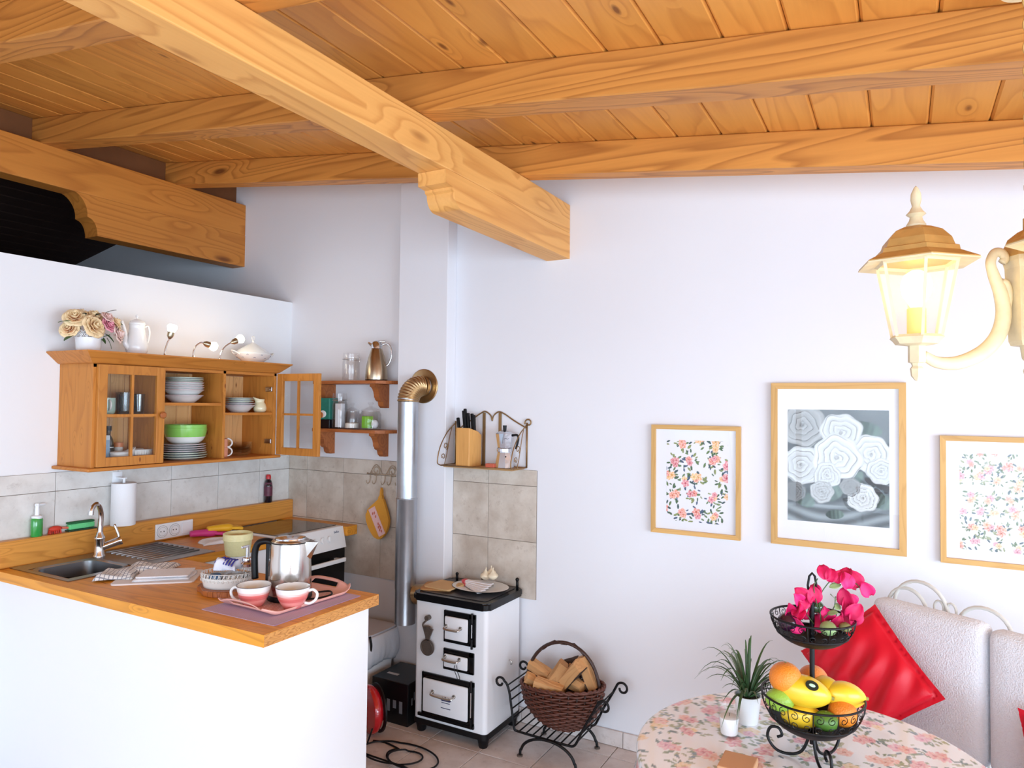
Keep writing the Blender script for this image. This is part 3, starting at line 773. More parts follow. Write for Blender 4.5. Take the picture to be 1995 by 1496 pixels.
MB().box(-3.305, -3.265, 1.95, 1.986, 1.3415, 1.482, bev=.001).build('carton', mat('pale_blue_card', (214, 226, 234), .6), t)
MB().box(-3.2648, -3.2642, 1.9505, 1.9855, 1.37, 1.46).build('print_panel', mat('blue_print', (150, 180, 206), .6), t)
M_orange = mat('orange_lid', (226, 140, 92), .4)
t = thing('spice_jar', 'small jar with orange lid beside the vinegar bottle', 'jar', (-3.34, 2.075, 1.3415), world=False)
MB().lathe([(0, 0), (.02, 0), (.021, .072), (.018, .080), (0, .080)], seg=18).build('jar_body', M_porc, t, smooth='auto'); MB().cyl((0, 0, .079), (0, 0, .10), .021).build('lid', M_orange, t, smooth='auto')
t = thing('gravy_boat', 'white gravy boat with spout in the glazed compartment', 'gravy boat', (-3.25, 2.03, 1.3415), world=False)
b = MB()
def gb(u, v):
    a = u*2*PI; r = .05*(.72+.28*v**.6); k = max(0, math.cos(a))**6
    return (r*.62*math.sin(a), (r+.024*k*v)*math.cos(a), .062*v+.020*k*v**2)
b.grid(gb, 32, 6, wrap_u=True); b.build('boat', M_porc, t, smooth=True, solid=.003)
MB().lathe([(0, 0), (.024, 0), (.036, .002)], sx=.7, cap=False).build('foot', M_porc, t, smooth=True)
t = thing('ramekin', 'white fluted ramekin behind the right pane', 'dish', (-3.275, 2.145, 1.3415), world=False)
b = MB(); b.grid(lambda u, v: ((.050+.008*v+.0012*math.cos(u*2*PI*28))*math.cos(u*2*PI)*.8, (.050+.008*v+.0012*math.cos(u*2*PI*28))*math.sin(u*2*PI), .066*v), 168, 4, wrap_u=True)
b.build('fluted_wall', M_porc, t, smooth=True, solid=.003); MB().lathe([(0, .001), (.05, .001), (.05, .004), (0, .004)], sx=.8).build('base', M_porc, t)
MB().tube([(.0485*math.cos(a), .06*math.sin(a), .066) for a in np.linspace(0, 2*PI, 40)[:-1]], .002, 6, closed=True).build('rim', M_porc, t, smooth=True)
# right compartment
M_cream2 = mat('cream_glaze', (238, 228, 190), .22, coat=.3)
t = thing('milk_jug', 'cream milk jug with curled handle beside the small plates', 'jug', (-3.27, 2.872, 1.5865), 1.4, world=False)
b = MB()
def jugf(u, v):
    a = u*2*PI; pr = [(.026, 0), (.034, .15), (.036, .35), (.030, .6), (.022, .78), (.025, 1.)]
    vs = [p[1] for p in pr]; r = float(np.interp(v, vs, [p[0] for p in pr])); k = max(0, -math.cos(a))**5*max(0, (v-.6)/.4)
    return ((r+.020*k)*math.cos(a), r*math.sin(a)*(1-.25*k), .076*v+.012*k)
b.grid(jugf, 28, 14, wrap_u=True); b.build('jug_body', M_cream2, t, smooth=True, solid=.003)
MB().lathe([(0, 0), (.026, 0)], cap=False).build('base', M_cream2, t)
MB().tube(spline([(.022, 0, .062), (.040, 0, .072), (.050, 0, .058), (.044, 0, .036), (.050, 0, .022), (.054, 0, .028)], 5), .004, 8).build('handle', M_cream2, t, smooth=True)
M_mugp = mat('pink_orange_mug', (232, 160, 130), .3, var=.2, vscale=50)
mug('mug', 'lower pink patterned mug behind the divider', 'mug', (-3.27, 2.632-.02, 1.3415), 1.1, .034, .052, M_mugp, inner=M_porc)
mug('mug', 'upper pink patterned mug stacked on the other', 'mug', (-3.272, 2.612, 1.392), .8, .034, .05, M_mugp, inner=M_porc)
for k in range(3):
    t = thing('glass_bowl', '%s glass bowl of the nest in the bottom right compartment' % ('lowest', 'middle', 'topmost')[k], 'bowl', (-3.31, 2.775, 1.3415+.016*k), world=False, group='nested glass bowls')
    MB().lathe([(0, 0), (.036, 0), (.052, .012), (.062, .042), (.060, .042), (.050, .014), (.034, .003), (0, .003)], seg=30, cap=False).build('bowl_wall', M_water, t, smooth='auto')
# on top of the cabinet
t = thing('flower_pot', 'white metal pot with pierced lace rim on the cabinet', 'pot', (-3.30, 1.894, CT), world=False)
M_potw = mat('white_enamel', (240, 240, 242), .3)
MB().lathe([(0, 0), (.046, 0), (.050, .010), (.055, .062), (.0565, .0625), (.0565, .066), (.052, .066), (.046, .006), (0, .006)], seg=36, cap=False).build('pot_body', M_potw, t, smooth='auto')
def lace(t, r, z0, z1, mt, n=14, sy=1., name='lace_rim', flare=.0):
    b = MB(); h = (z1-z0)
    P = lambda a, z: ((r+flare*(z-z0)/h)*math.cos(a), (r+flare*(z-z0)/h)*math.sin(a)*sy, z)
    b.tube([P(a, z0) for a in np.linspace(0, 2*PI, 60)[:-1]], .0016, 5, closed=True)
    for k in range(n):
        a0 = 2*PI*k/n; da = 2*PI/n
        b.tube([P(a0+da*(i/8), z1-h*.32+h*.32*math.sin(PI*i/8)) for i in range(9)], .0018, 5)
        for (ca, cz, rr) in ((.5, .72, .15), (.28, .36, .13), (.72, .36, .13), (0, .62, .12), (0.5, .14, .1)):
            rr = rr*h
            b.tube([P(a0+da*ca+rr*math.cos(q)/r, z0+h*cz+rr*math.sin(q)) for q in np.linspace(0, 2*PI, 9)[:-1]], .0018, 4, closed=True)
        b.tube([P(a0+da*i/4, z0+h*(.1+.5*abs(math.sin(PI*i/4)))) for i in range(5)], .0016, 4)
    return b.build(name, mt, t, smooth=True)
lace(t, .056, .066, .098, M_potw, flare=.003)
# roses
def rose_bm(R=.04, layers=5, seed=0):
    r = random.Random(seed); b = MB()
    for L in range(layers):
        n = [3, 4, 5, 6, 7][L]; rad = R*(.16+.84*(L/(layers-1))); tilt = .15+.95*L/(layers-1)
        for k in range(n):
            a0 = 2*PI*k/n+L*.7+r.uniform(-.15, .15); wd = 2*PI/n*.72
            def f(u, v, a0=a0, wd=wd, rad=rad, tilt=tilt, L=L):
                uu = (u-.5)*2; ww = math.sqrt(max(0, 1-(abs(uu)**2.6)*.9)) ; vv = v*(.75+.25*ww)
                rr = rad*(.25+.75*math.sin(min(1, vv)*PI*.5)*1.); rr += rad*.12*vv**4*tilt
                a = a0+uu*wd*(.35+.65*math.sin(min(1., vv+.15)*PI*.55))
                z = R*(.95*math.cos(tilt)*vv+.25)-R*.30*tilt*vv**3+.06*R*math.sin(uu*5+L)
                return (rr*math.cos(a), rr*math.sin(a), z)
            b.grid(f, 7, 6)
    b.ell((0, 0, R*.35), (R*.12, R*.12, R*.35), 8, 6)
    return b
def petal_mat(name, inner, outer):
    mt, nt, bb_ = base_mat(name); lk = nt.links.new
    tc = N(nt, 'ShaderNodeTexCoord'); ln = N(nt, 'ShaderNodeVectorMath', operation='LENGTH'); lk(tc.outputs['Object'], ln.inputs[0])
    mr = N(nt, 'ShaderNodeMapRange'); mr.inputs['From Min'].default_value = .008; mr.inputs['From Max'].default_value = .042; lk(ln.outputs['Value'], mr.inputs['Value'])
    nz = N(nt, 'ShaderNodeTexNoise'); nz.inputs['Scale'].default_value = 60; lk(tc.outputs['Object'], nz.inputs['Vector'])
    f = math_n(nt, 'ADD', mr.outputs[0], math_n(nt, 'MULTIPLY', math_n(nt, 'SUBTRACT', nz.outputs['Fac'], .5), .5))
    mx = N(nt, 'ShaderNodeMix', data_type='RGBA'); mx.clamp_factor = True; mx.inputs['A'].default_value = L4(inner); mx.inputs['B'].default_value = L4(outer); lk(f, mx.inputs['Factor'])
    lk(mx.outputs['Result'], bb_.inputs['Base Color']); bb_.inputs['Roughness'].default_value = .7
    MATS[name] = mt; return mt
Pc = petal_mat('peach_petals', (236, 150, 96), (250, 224, 178)); Pp = petal_mat('pink_petals', (214, 92, 120), (246, 176, 192)); Pw = petal_mat('blush_petals', (240, 190, 180), (248, 222, 214))
M_leaf = mat('rose_leaf', (62, 98, 52), .55, var=.25, vscale=30); M_leafd = mat('dark_leaf', (40, 44, 30), .6, var=.3)
t = thing('rose_bouquet', 'bunch of peach and pink artificial roses in the lace-rimmed pot', 'flowers', (-3.30, 1.894, CT+.07), world=False)
fx = [(.035, -.012, .060, .046, Pc, 1, (.2, 1.3)), (.0, -.062, .092, .042, Pc, 2, (-.6, .9)), (-.01, .022, .100, .040, Pc, 3, (.0, .6)), (.035, .058, .074, .031, Pp, 4, (.5, 1.1)),
      (.01, .098, .086, .036, Pc, 5, (1., .6)), (.02, .105, .038, .038, Pw, 6, (1., 1.2)), (-.01, -.075, .045, .036, Pc, 7, (-1.1, 1.)), (-.04, -.01, .105, .036, Pc, 8, (0, .0)), (.03, .062, .110, .026, Pw, 9, (.3, .8))]
for i, (dx, dy, dz, R, mm, sd, (ay, ax)) in enumerate(fx):
    R *= 1.12
    o = rose_bm(R, 5, sd).build('rose_head', mm, t, smooth=True, solid=.0008); o.location = (dx, dy, dz-.02)
    o.rotation_euler = (-ay*.8, ax*.95, 0); o['_w'] = [0, 0, 0]
def leaf(L, w, bend=.3):
    b = MB(); b.grid(lambda u, v: ((v)*L, (u-.5)*w*2*math.sin(PI*min(1, v*.96+.03))**.8, -bend*L*v*v+.12*w*abs(u-.5)*2), 5, 7); return b
for i, (dy, dz, a, p) in enumerate(((-.115, .062, -1.7, .1), (.115, .075, 1.5, .2), (.078, .02, 1.2, -.5), (.04, .012, .5, -.6), (.09, .0, 1.0, -.9), (-.04, .095, -.6, .6), (.02, .10, .4, .6), (.075, .115, 1.3, .7), (-.10, .0, -1.4, -.3))):
    o = leaf(.052 if i not in (5, 6) else .030, .017 if i not in (5, 6) else .010).build('leaf', M_leaf if i not in (5, 6, 7) else M_leafd, t, smooth=True, solid=.0006)
    o.location = (.02, dy*.8, dz); o.rotation_euler = (0, -p, a)
b = MB()
for (dx, dy, dz, R, *_r2) in fx: b.tube([(0, 0, -.055), (dx*.4, dy*.4, -.0), (dx*.8, dy*.85, dz-.02)], .002, 5)
b.build('stems', M_leaf, t, smooth=True)

t = thing('coffee_pot', 'tall white porcelain coffee pot with long spout on the cabinet', 'coffee pot', (-3.30, 2.128, CT), PI/2, world=False)
MB().lathe([(0, 0), (.036, 0), (.038, .004), (.050, .022), (.050, .05), (.041, .095), (.034, .13), (.035, .148), (.038, .152), (.034, .154), (0, .156)], seg=36, cap=False).build('pot_body', M_white, t, smooth='auto')
MB().lathe([(.036, .153), (.037, .158), (.030, .170), (.014, .178), (.005, .182), (.004, .188), (.008, .193), (.006, .2), (0, .202)], seg=28, cap=False).build('lid', M_white, t, smooth='auto')
sp = spline([(-.040, 0, .03), (-.058, 0, .055), (-.058, 0, .09), (-.066, 0, .13), (-.080, 0, .165)], 6)
MB().tube(sp, [.013-.007*i/len(sp) for i in range(len(sp))], 12).build('spout', M_white, t, smooth=True)
MB().tube(spline([(.034, 0, .14), (.055, 0, .15), (.066, 0, .12), (.060, 0, .075), (.046, 0, .045)], 6), .005, 8).build('handle', M_white, t, smooth=True)

t = thing('tureen', 'white lidded soup tureen with small blue flowers on the cabinet', 'tureen', (-3.295, 2.835, CT), PI/2, world=False)
MB().lathe([(0, 0), (.050, 0), (.052, .004), (.070, .018), (.098, .040), (.104, .052), (.100, .056), (.096, .054), (.06, .02), (0, .012)], seg=40, sx=1.15, sy=.72, cap=False).build('bowl_body', M_porc, t, smooth='auto')
MB().lathe([(.100, .056), (.101, .060), (.085, .074), (.055, .092), (.03, .108), (.014, .116), (.008, .122), (.008, .130), (.004, .133), (0, .133)], seg=40, sx=1.1, sy=.7, cap=False).build('lid', M_porc, t, smooth='auto')
MB().tube([(.010*math.cos(a), 0, .147+.012*math.sin(a)) for a in np.linspace(0, 2*PI, 16)[:-1]], .003, 6, closed=True).build('lid_knob', M_porc, t, smooth=True)
for s in (-1, 1):
    MB().tube(spline([(s*.112, -.022, .045), (s*.135, -.016, .060), (s*.150, 0, .066), (s*.135, .016, .060), (s*.112, .022, .045)], 5), .004, 7).build('handle', M_porc, t, smooth=True)
b = MB()
for k in range(16):
    a = 2*PI*k/16; z = .030 if k % 2 else .046; r = .086 if k % 2 else .1025
    c = Vector((r*1.15*math.cos(a), r*.72*math.sin(a), z))
    for q in range(3): b.ell(c+Vector((0, 0, .0)) + Vector((-math.sin(a)*.004*(q-1), math.cos(a)*.004*(q-1), .002*(q % 2))), (.0026, .0026, .0018), 6, 4)
b.build('painted_flowers', mat('blue_grey_paint', (120, 126, 150), .4), t, smooth=True)

# three-armed spot lamps on top of the cabinet
M_bulb = mat('lit_bulb', (255, 250, 225), .4, emit=(255, 244, 205), es=9)
M_satin = mat('satin_nickel', (176, 164, 140), .3, .95)
def neck_lamp(label, y, pts, head, group='cabinet lamps'):
    x = -3.185
    t = thing('gooseneck_lamp', label, 'lamp', (x, y, CT), group=group)
    MB().lathe([(.007, 0), (.007, .004), (.005, .007), (.005, .014)], c=(x, y, CT), seg=14).build('base', M_chrome, t, smooth='auto')
    P = [Vector((x, y, CT+.008))]+[Vector(p) for p in pts]
    MB().tube(spline(P, 8), .0038, 8).build('neck', M_chrome, t, smooth=True)
    h0 = P[-1]; d = (Vector(head)-h0); L = d.length; d.normalize(); q = Matrix.Translation(h0) @ d.to_track_quat('Z', 'Y').to_matrix().to_4x4()
    MB().lathe([(.004, -.004), (.008, 0), (.015, .012), (.016, .032), (.014, .032), (.0, .03)], seg=20, mtx=q).build('lamp_holder', M_satin, t, smooth='auto')
    MB().lathe([(.0, .026), (.012, .030), (.018, .040), (.023, .052), (.024, .062), (.018, .070), (0, .073)], seg=22, mtx=q).build('bulb', M_bulb, t, smooth=True)
    c = h0+d*.085
    pl = bpy.data.lights.new('bulb_light', 'POINT'); pl.energy = .45; pl.color = (1, .88, .66); pl.shadow_soft_size = .03
    po = bpy.data.objects.new('bulb_light', pl); C.objects.link(po); po.parent = t; po.location = c-Vector(t['_w'])
neck_lamp('left gooseneck lamp on the cabinet, bulb pointing up', 2.200, [(-3.185, 2.202, 1.90), (-3.183, 2.212, 1.935), (-3.18, 2.221, 1.957)], (-3.175, 2.236, 2.03))
neck_lamp('middle gooseneck lamp on the cabinet, bulb bent low to the right', 2.360, [(-3.185, 2.362, 1.905), (-3.183, 2.374, 1.932), (-3.18, 2.398, 1.950), (-3.178, 2.416, 1.950)], (-3.165, 2.50, 1.928))
neck_lamp('right gooseneck lamp on the cabinet, bulb raised beside the tureen', 2.522, [(-3.185, 2.527, 1.905), (-3.183, 2.548, 1.938), (-3.18, 2.576, 1.960), (-3.178, 2.590, 1.966)], (-3.165, 2.68, 2.010))

# ------------------------------------------------------------------ things along the upstand and on the worktop
M_green = mat('green_soap', (58, 158, 74), .15, coat=.5)
t = thing('soap_dispenser', 'green soap bottle with white pump on the pine upstand', 'soap', (-3.424, 1.757, 1.0288), .3, world=False)
MB().lathe([(0, 0), (.024, 0), (.026, .003), (.027, .075), (.023, .083), (0, .084)], seg=24, sx=.8).build('bottle_body', M_green, t, smooth='auto')
MB().lathe([(.022, .080), (.023, .092), (.018, .094), (.010, .096), (.010, .126), (.0, .126)], seg=20, sx=.9).build('collar', M_whitep, t, smooth='auto')
MB().cyl((0, 0, .12), (0, 0, .148), .0085).box(-.006, .006, -.010, .040, .136, .146, bev=.003).build('pump_head', M_whitep, t, smooth='auto')
M_redb = mat('red_bristle', (206, 58, 40), .6)
t = thing('dish_brush', 'red dish brush lying on the pine upstand', 'brush', (-3.425, 1.86, 1.029))
MB().tube(spline([(-3.425, 1.86, 1.052), (-3.425, 1.90, 1.046), (-3.427, 1.95, 1.042)], 5), .005, 8).build('handle', mat('salmon_plastic', (230, 120, 96), .4), t, smooth=True)
MB().ell((-3.425, 1.838, 1.051), (.014, .030, .013)).build('brush_head', M_redb, t, smooth=True)
b = MB()
for i in range(60): 
    a = random.uniform(-.024, .024); c = random.uniform(-.01, .01); b.cyl((-3.425+c, 1.838+a, 1.05), (-3.425+c*1.4, 1.838+a*1.15, 1.0295), .0012, seg=4)
b.build('bristles', M_redb, t, kind='stuff')
t = thing('scouring_sponge', 'green and light green sponge leaning on the pale tiles', 'sponge', (-3.428, 1.955, 1.029))
MB().box(-3.440, -3.414, 1.895, 2.015, 1.036, 1.062, bev=.006).build('sponge_body', mat('light_green_sponge', (110, 214, 140), .9, bump=.4, bscale=200), t)
MB().box(-3.442, -3.414, 1.893, 2.013, 1.0625, 1.071, bev=.002).build('scouring_pad', mat('dark_green_pad', (36, 104, 60), .95, bump=.5, bscale=250), t)
MB().box(-3.444, -3.404, 1.89, 2.02, 1.0288, 1.035, bev=.002).build('tray', mat('dark_green_plastic', (34, 62, 44), .4), t)
t = thing('kitchen_roll', 'white kitchen roll on an upright wall holder', 'kitchen roll', (-3.386, 2.137, 1.02), world=True)
MB().lathe([(.019, 0), (.055, 0), (.056, .003), (.056, .205), (.055, .208), (.019, .208), (.019, 0)], c=(-3.386, 2.137, 1.0295), seg=40, cap=False).build('paper', mat('paper_roll', (244, 245, 248), .9, bump=.1, bscale=90), t, smooth='auto')
MB().cyl((-3.386, 2.137, 1.028), (-3.386, 2.137, 1.262), .007).box(-3.452, -3.38, 2.125, 2.149, 1.256, 1.264, bev=.002).box(-3.4455, -3.440, 2.112, 2.162, 1.235, 1.29, bev=.002).build('holder', M_whitep, t, smooth='auto')
t = thing('detergent_bottle', 'dark bottle with red cap standing in the corner on the upstand', 'bottle', (-3.424, 3.085, 1.0288), .9, world=False)
MB().lathe([(0, 0), (.031, 0), (.033, .004), (.033, .10), (.026, .13), (.015, .142), (0, .143)], seg=22, sx=.75, cap=False).build('bottle_body', mat('black_bottle', (24, 16, 26), .2, coat=.4), t, smooth='auto')
MB().lathe([(.0335, .04), (.0335, .096), (.028, .122)], seg=22, sx=.76, cap=False).build('label', mat('purple_label', (96, 40, 60), .5, var=.7, vscale=45), t, smooth=True)
MB().lathe([(.015, .142), (.015, .160), (.011, .170), (0, .171)], seg=16).build('cap', mat('red_cap', (196, 36, 40), .35), t, smooth='auto')

def soft(label, name, cat_, loc, rz, w, d, h, mt, seed, lump=.4, nx=26, ny=18, fray=.08, taper=0):
    r = np.random.RandomState(seed); ph = r.uniform(0, 6, 8)
    t = thing(name, label, cat_, loc, rz, world=False)
    def f(u, v, top):
        x = (u-.5)*w; y = (v-.5)*d*(1-taper*u)
        x += w*fray*.3*math.sin(7*v+ph[0]); y += d*fray*.5*math.sin(5*u+ph[1])
        e = min(u, 1-u, v*.999+.0005, 1-v); prof = min(1, (e*7))**.5
        z = h*prof*(1-lump+lump*(.5+.5*math.sin(6*u+ph[2]+2*math.sin(4*v+ph[3])))*1.)
        return (x, y, z if top else .0005)
    b = MB(); b.grid(lambda u, v: f(u, v, 1), nx, ny); b.grid(lambda u, v: f(u, v, 0), nx, ny)
    bmesh.ops.remove_doubles(b.bm, verts=b.bm.verts[:], dist=.0008)
    return t, b
M_pinkr = mat('pink_rubber', (214, 62, 140), .5, bump=.1); M_yelr = mat('yellow_rubber', (240, 184, 40), .5, bump=.1)
def glove(label, loc, rz, mt, sc_=1):
    t = thing('rubber_glove', label, 'glove', loc, rz, world=False, group='rubber gloves')
    b = MB()
    b.tube(spline([(-.10, 0, .020), (-.05, .0, .021), (0, 0, .019), (.035, 0, .017)], 5), [.019, .021, .023, .024, .024, .024, .025, .026, .027, .028, .029, .029, .028, .026, .022, .018][:16], 14, flat=.75)
    b.build('cuff_and_palm', mt, t, smooth=True)
    for k in range(4):
        a = (k-1.5)*.22; b2 = MB()
        b2.tube(spline([(.02, (k-1.5)*.011, .016), (.06, (k-1.5)*.011+a*.03, .013), (.095-.008*abs(k-1.6), (k-1.5)*.012+a*.05, .009)], 4), [.0085]*8+[.005], 8)
        b2.build('finger', mt, t, smooth=True)
    MB().tube(spline([(-.01, .015, .014), (.02, .034, .012), (.045, .040, .008)], 4), [.009]*8+[.005], 8).build('thumb', mt, t, smooth=True)
    return t
glove('pink rubber glove lying on the worktop below the upstand', (-3.30, 2.575, .9125), 1.05, M_pinkr)
glove('yellow rubber glove lying on the worktop next to the hob', (-3.27, 2.655, .932), 1.25, M_yelr)
# cloths
def check_mat(name, base, line, sc_, two=True):
    mt, nt, bb_ = base_mat(name); lk = nt.links.new
    tc = N(nt, 'ShaderNodeTexCoord'); sx = N(nt, 'ShaderNodeSeparateXYZ'); lk(tc.outputs['Object'], sx.inputs[0])
    a = math_n(nt, 'LESS_THAN', math_n(nt, 'FRACT', math_n(nt, 'MULTIPLY', sx.outputs[0], sc_)), .2)
    c = math_n(nt, 'LESS_THAN', math_n(nt, 'FRACT', math_n(nt, 'MULTIPLY', sx.outputs[1], sc_)), .2)
    f = math_n(nt, 'MAXIMUM', a, c) if two else a
    mx = N(nt, 'ShaderNodeMix', data_type='RGBA'); mx.inputs['A'].default_value = L4(base); mx.inputs['B'].default_value = L4(line); lk(math_n(nt, 'MULTIPLY', f, .75), mx.inputs['Factor'])
    lk(mx.outputs['Result'], bb_.inputs['Base Color']); bb_.inputs['Roughness'].default_value = .95
    nz = N(nt, 'ShaderNodeTexNoise'); nz.inputs['Scale'].default_value = 350; lk(tc.outputs['Object'], nz.inputs['Vector'])
    bp = N(nt, 'ShaderNodeBump'); bp.inputs['Strength'].default_value = .2; bp.inputs['Distance'].default_value = .002; lk(nz.outputs['Fac'], bp.inputs['Height']); lk(bp.outputs[0], bb_.inputs['Normal'])
    MATS[name] = mt; return mt
M_chk = check_mat('checked_cloth', (234, 232, 230), (92, 98, 118), 62); M_str = check_mat('striped_cloth', (232, 228, 222), (120, 112, 108), 60, False)
M_terry = mat('white_terry', (246, 246, 250), .95, bump=.5, bscale=260)
M_cutb = mat('pale_cutting_board', (234, 228, 226), .45)
t = thing('cutting_board', 'pale thin cutting board under the cloths', 'board', (-2.70, 1.865, .9124), 0, world=False)
o = MB().prism(rrect(-.155, .155, -.105, .105, .02), 2, 0, .006).build('board', M_cutb, t); o.rotation_euler = (0, 0, .72)
t, b = soft('white terry washcloth folded on the cutting board', 'folded_cloth', 'cloth', (-2.68, 1.885, .9188), .72, .215, .155, .011, M_terry, 3, .35); b.build('cloth_layers', M_terry, t, smooth=True)
b = MB().box(-.100, .098, -.070, .070, .0105, .016, bev=.005); b.build('top_layer', M_terry, t)
t, b = soft('blue checked tea towel lying over the front of the cutting board', 'tea_towel', 'cloth', (-2.86, 1.79, .9188), .75, .15, .17, .024, M_chk, 5, .5); b.build('towel_folds', M_chk, t, smooth=True)
t, b = soft('grey striped tea towel folded behind the checked one', 'tea_towel', 'cloth', (-2.845, 1.925, .9188), .55, .19, .14, .027, M_str, 9, .5); b.build('towel_folds', M_chk, t, smooth=True)
t, b = soft('white cloth with grey hem folded next to the gloves', 'folded_cloth', 'cloth', (-3.115, 2.50, .9125), 1.2, .20, .11, .022, M_terry, 8, .4); b.build('cloth_layers', M_terry, t, smooth=True)

M_yjar = mat('pale_yellow_glaze', (238, 232, 176), .3, var=.06, vscale=90, bump=.15, bscale=120)
t = thing('yellow_pot', 'pale yellow embossed ceramic pot behind the kettle', 'pot', (-2.79, 2.335, .9125), world=False)
MB().lathe([(0, .004), (.050, 0), (.056, .006), (.064, .070), (.068, .074), (.068, .104), (.063, .106), (.061, .074), (.052, .01), (0, .008)], seg=40, cap=False).build('pot_body', M_yjar, t, smooth='auto')
MB().lathe([(0, .088), (.061, .088), (.060, .092), (0, .093)], seg=30, cap=False).build('contents', mat('tan_wax', (212, 190, 130), .7), t)

# ---- tray group at the end of the peninsula
M_bark = wood('root_wood', (180, 104, 50), (104, 50, 18), axis=2, long=5, cross=25, freq=9, ring=.7, knots=.05, rough=.4, bump=.5)
t = thing('wooden_trivet', 'jagged slice of root wood under the lace basket', 'trivet', (-2.288, 1.872, .9124), world=False)
r_ = np.random.RandomState(4)
pts = [((.108+.022*r_.uniform(-1, 1))*math.cos(a)*1.12, (.108+.022*r_.uniform(-1, 1))*math.sin(a)*.85) for a in np.linspace(0, 2*PI, 26)[:-1]]
b = MB().prism(pts, 2, 0, .022); bmesh.ops.bevel(b.bm, geom=b.bm.edges[:], offset=.003, segments=1, affect='EDGES'); b.build('wood_slice', M_bark, t)
M_lacew = mat('milky_plastic', (232, 230, 224), .35, alpha=.94)
t = thing('lace_basket', 'oval milky plastic basket with lace relief on the root wood', 'basket', (-2.285, 1.868, .9352), .5, world=False)
b = MB(); b.grid(lambda u, v: ((.088+.010*v)*math.cos(2*PI*u), (.062+.008*v)*math.sin(2*PI*u), .040*v), 48, 5, wrap_u=True); b.build('lower_wall', M_lacew, t, smooth=True, solid=.002)
MB().lathe([(0, 0), (.062, 0), (.062, .003), (0, .003)], sx=1.42, seg=40).build('base', M_lacew, t)
b = MB()
for k in range(36):
    a = 2*PI*k/36
    for (dz, rr) in ((.030, .0045), (.042, .0035), (.050, .003)):
        c = Vector((.099*math.cos(a+dz*3), .071*math.sin(a+dz*3), dz)); q = Matrix.Rotation(a, 4, 'Z')
        b.tube([c+Vector((-.0*math.cos(s), 0, rr*math.sin(s)))+Vector((-math.sin(a), math.cos(a), 0))*rr*math.cos(s) for s in np.linspace(0, 2*PI, 8)[:-1]], .0011, 4, closed=True)
b.build('lace_relief', mat('lace_white', (244, 242, 238), .4), t, smooth=True, kind='stuff')
b = MB()
b.tube([(.0985*math.cos(a), .0705*math.sin(a), .056) for a in np.linspace(0, 2*PI, 50)[:-1]], .0014, 5, closed=True)
for k in range(60):
    a = 2*PI*k/60; b.cyl((.098*math.cos(a), .070*math.sin(a), .039), (.0985*math.cos(a+.05), .0705*math.sin(a+.05), .056), .0008, seg=4)
b.build('rim', M_lacew, t, smooth=True)
# clear tall sides seen above the lace
b = MB(); b.grid(lambda u, v: (.0985*math.cos(2*PI*u)*(1+.06*v), .0705*math.sin(2*PI*u)*(1+.06*v), .056+.034*v*(1 if math.cos(2*PI*u) < -.1 else .3)), 48, 3, wrap_u=True)
b.build('clear_edge', M_glassT, t, smooth=True)
# contents
M_bluep = mat('blue_white_paper', (226, 228, 240), .6)
t, b = soft('crumpled blue and white sugar packet on top in the lace basket', 'sugar_packet', 'packet', (-2.315, 1.885, .992), .4, .085, .06, .045, M_bluep, 12, .7, fray=.3)
b.build('paper', M_bluep, t, smooth=True)
M_blue = mat('deep_blue_print', (52, 50, 150), .5)
b = MB()
for k in range(7): b.tube(spline([(-.034+.011*k, -.024, .030-.002*k), (-.032+.011*k, .0, .046-.003*abs(k-2)), (-.030+.011*k, .022, .034)], 3), .003, 5)
b.build('printed_bands', M_blue, t, smooth=True)
t = thing('blue_tin', 'small blue foil-wrapped tin in the lace basket', 'tin', (-2.315, 1.835, .9385), world=False)
MB().lathe([(0, 0), (.022, 0), (.024, .004), (.024, .038), (.018, .046), (0, .047)], seg=14).build('tin_body', mat('steel_blue_foil', (70, 112, 156), .3, .3, var=.3, vscale=60), t, smooth='auto')
t = thing('glass_jar', 'small clip-top glass jar with pale contents in the lace basket', 'jar', (-2.248, 1.867, .9385), world=False)
MB().lathe([(0, 0), (.032, 0), (.034, .003), (.034, .036), (.030, .042), (.030, .046)], seg=28, cap=False).build('glass_wall', M_water, t, smooth='auto')
MB().lathe([(0, .002), (.0325, .002), (.0325, .030), (0, .030)], seg=24, cap=False).build('contents', mat('pale_green_contents', (206, 212, 196), .8, var=.1), t)
MB().lathe([(.034, .046), (.035, .050), (.03, .055), (0, .056)], seg=28, cap=False).build('lid', M_glass, t, smooth='auto')
MB().tube([(.036*math.cos(a), .036*math.sin(a), .043) for a in np.linspace(0, 2*PI, 30)[:-1]], .0013, 5, closed=True).build('wire_clip', M_chrome, t, smooth=True)
t = thing('pump_dispenser', 'clear and chrome pump dispenser in the lace basket', 'dispenser', (-2.228, 1.912, .9385), world=False)
MB().lathe([(0, 0), (.022, 0), (.023, .003), (.020, .055), (.013, .068), (.013, .072)], seg=24, cap=False).build('glass_body', M_water, t, smooth='auto')
MB().lathe([(0, .001), (.019, .001), (.018, .045), (0, .046)], seg=20).build('contents', mat('grey_liquid', (126, 130, 126), .2), t, smooth='auto')
MB().lathe([(.014, .068), (.024, .072), (.025, .082), (.018, .088), (.020, .098), (.018, .104), (.007, .106), (.0065, .150), (0, .151)], seg=24).build('pump', M_chrome, t, smooth='auto')
MB().box(-.005, .005, -.028, .006, .143, .152, bev=.002).build('nozzle', M_chrome, t)
# placemat
M_mat_ = check_mat('lilac_placemat', (204, 180, 200), (150, 122, 172), 150, False)
o = MB().prism(rrect(-2.168, -1.806, 1.663, 2.088, .004, 2), 2, .9123, .9140).build('placemat', M_mat_, label='lilac striped placemat under the pink tray', cat='placemat')
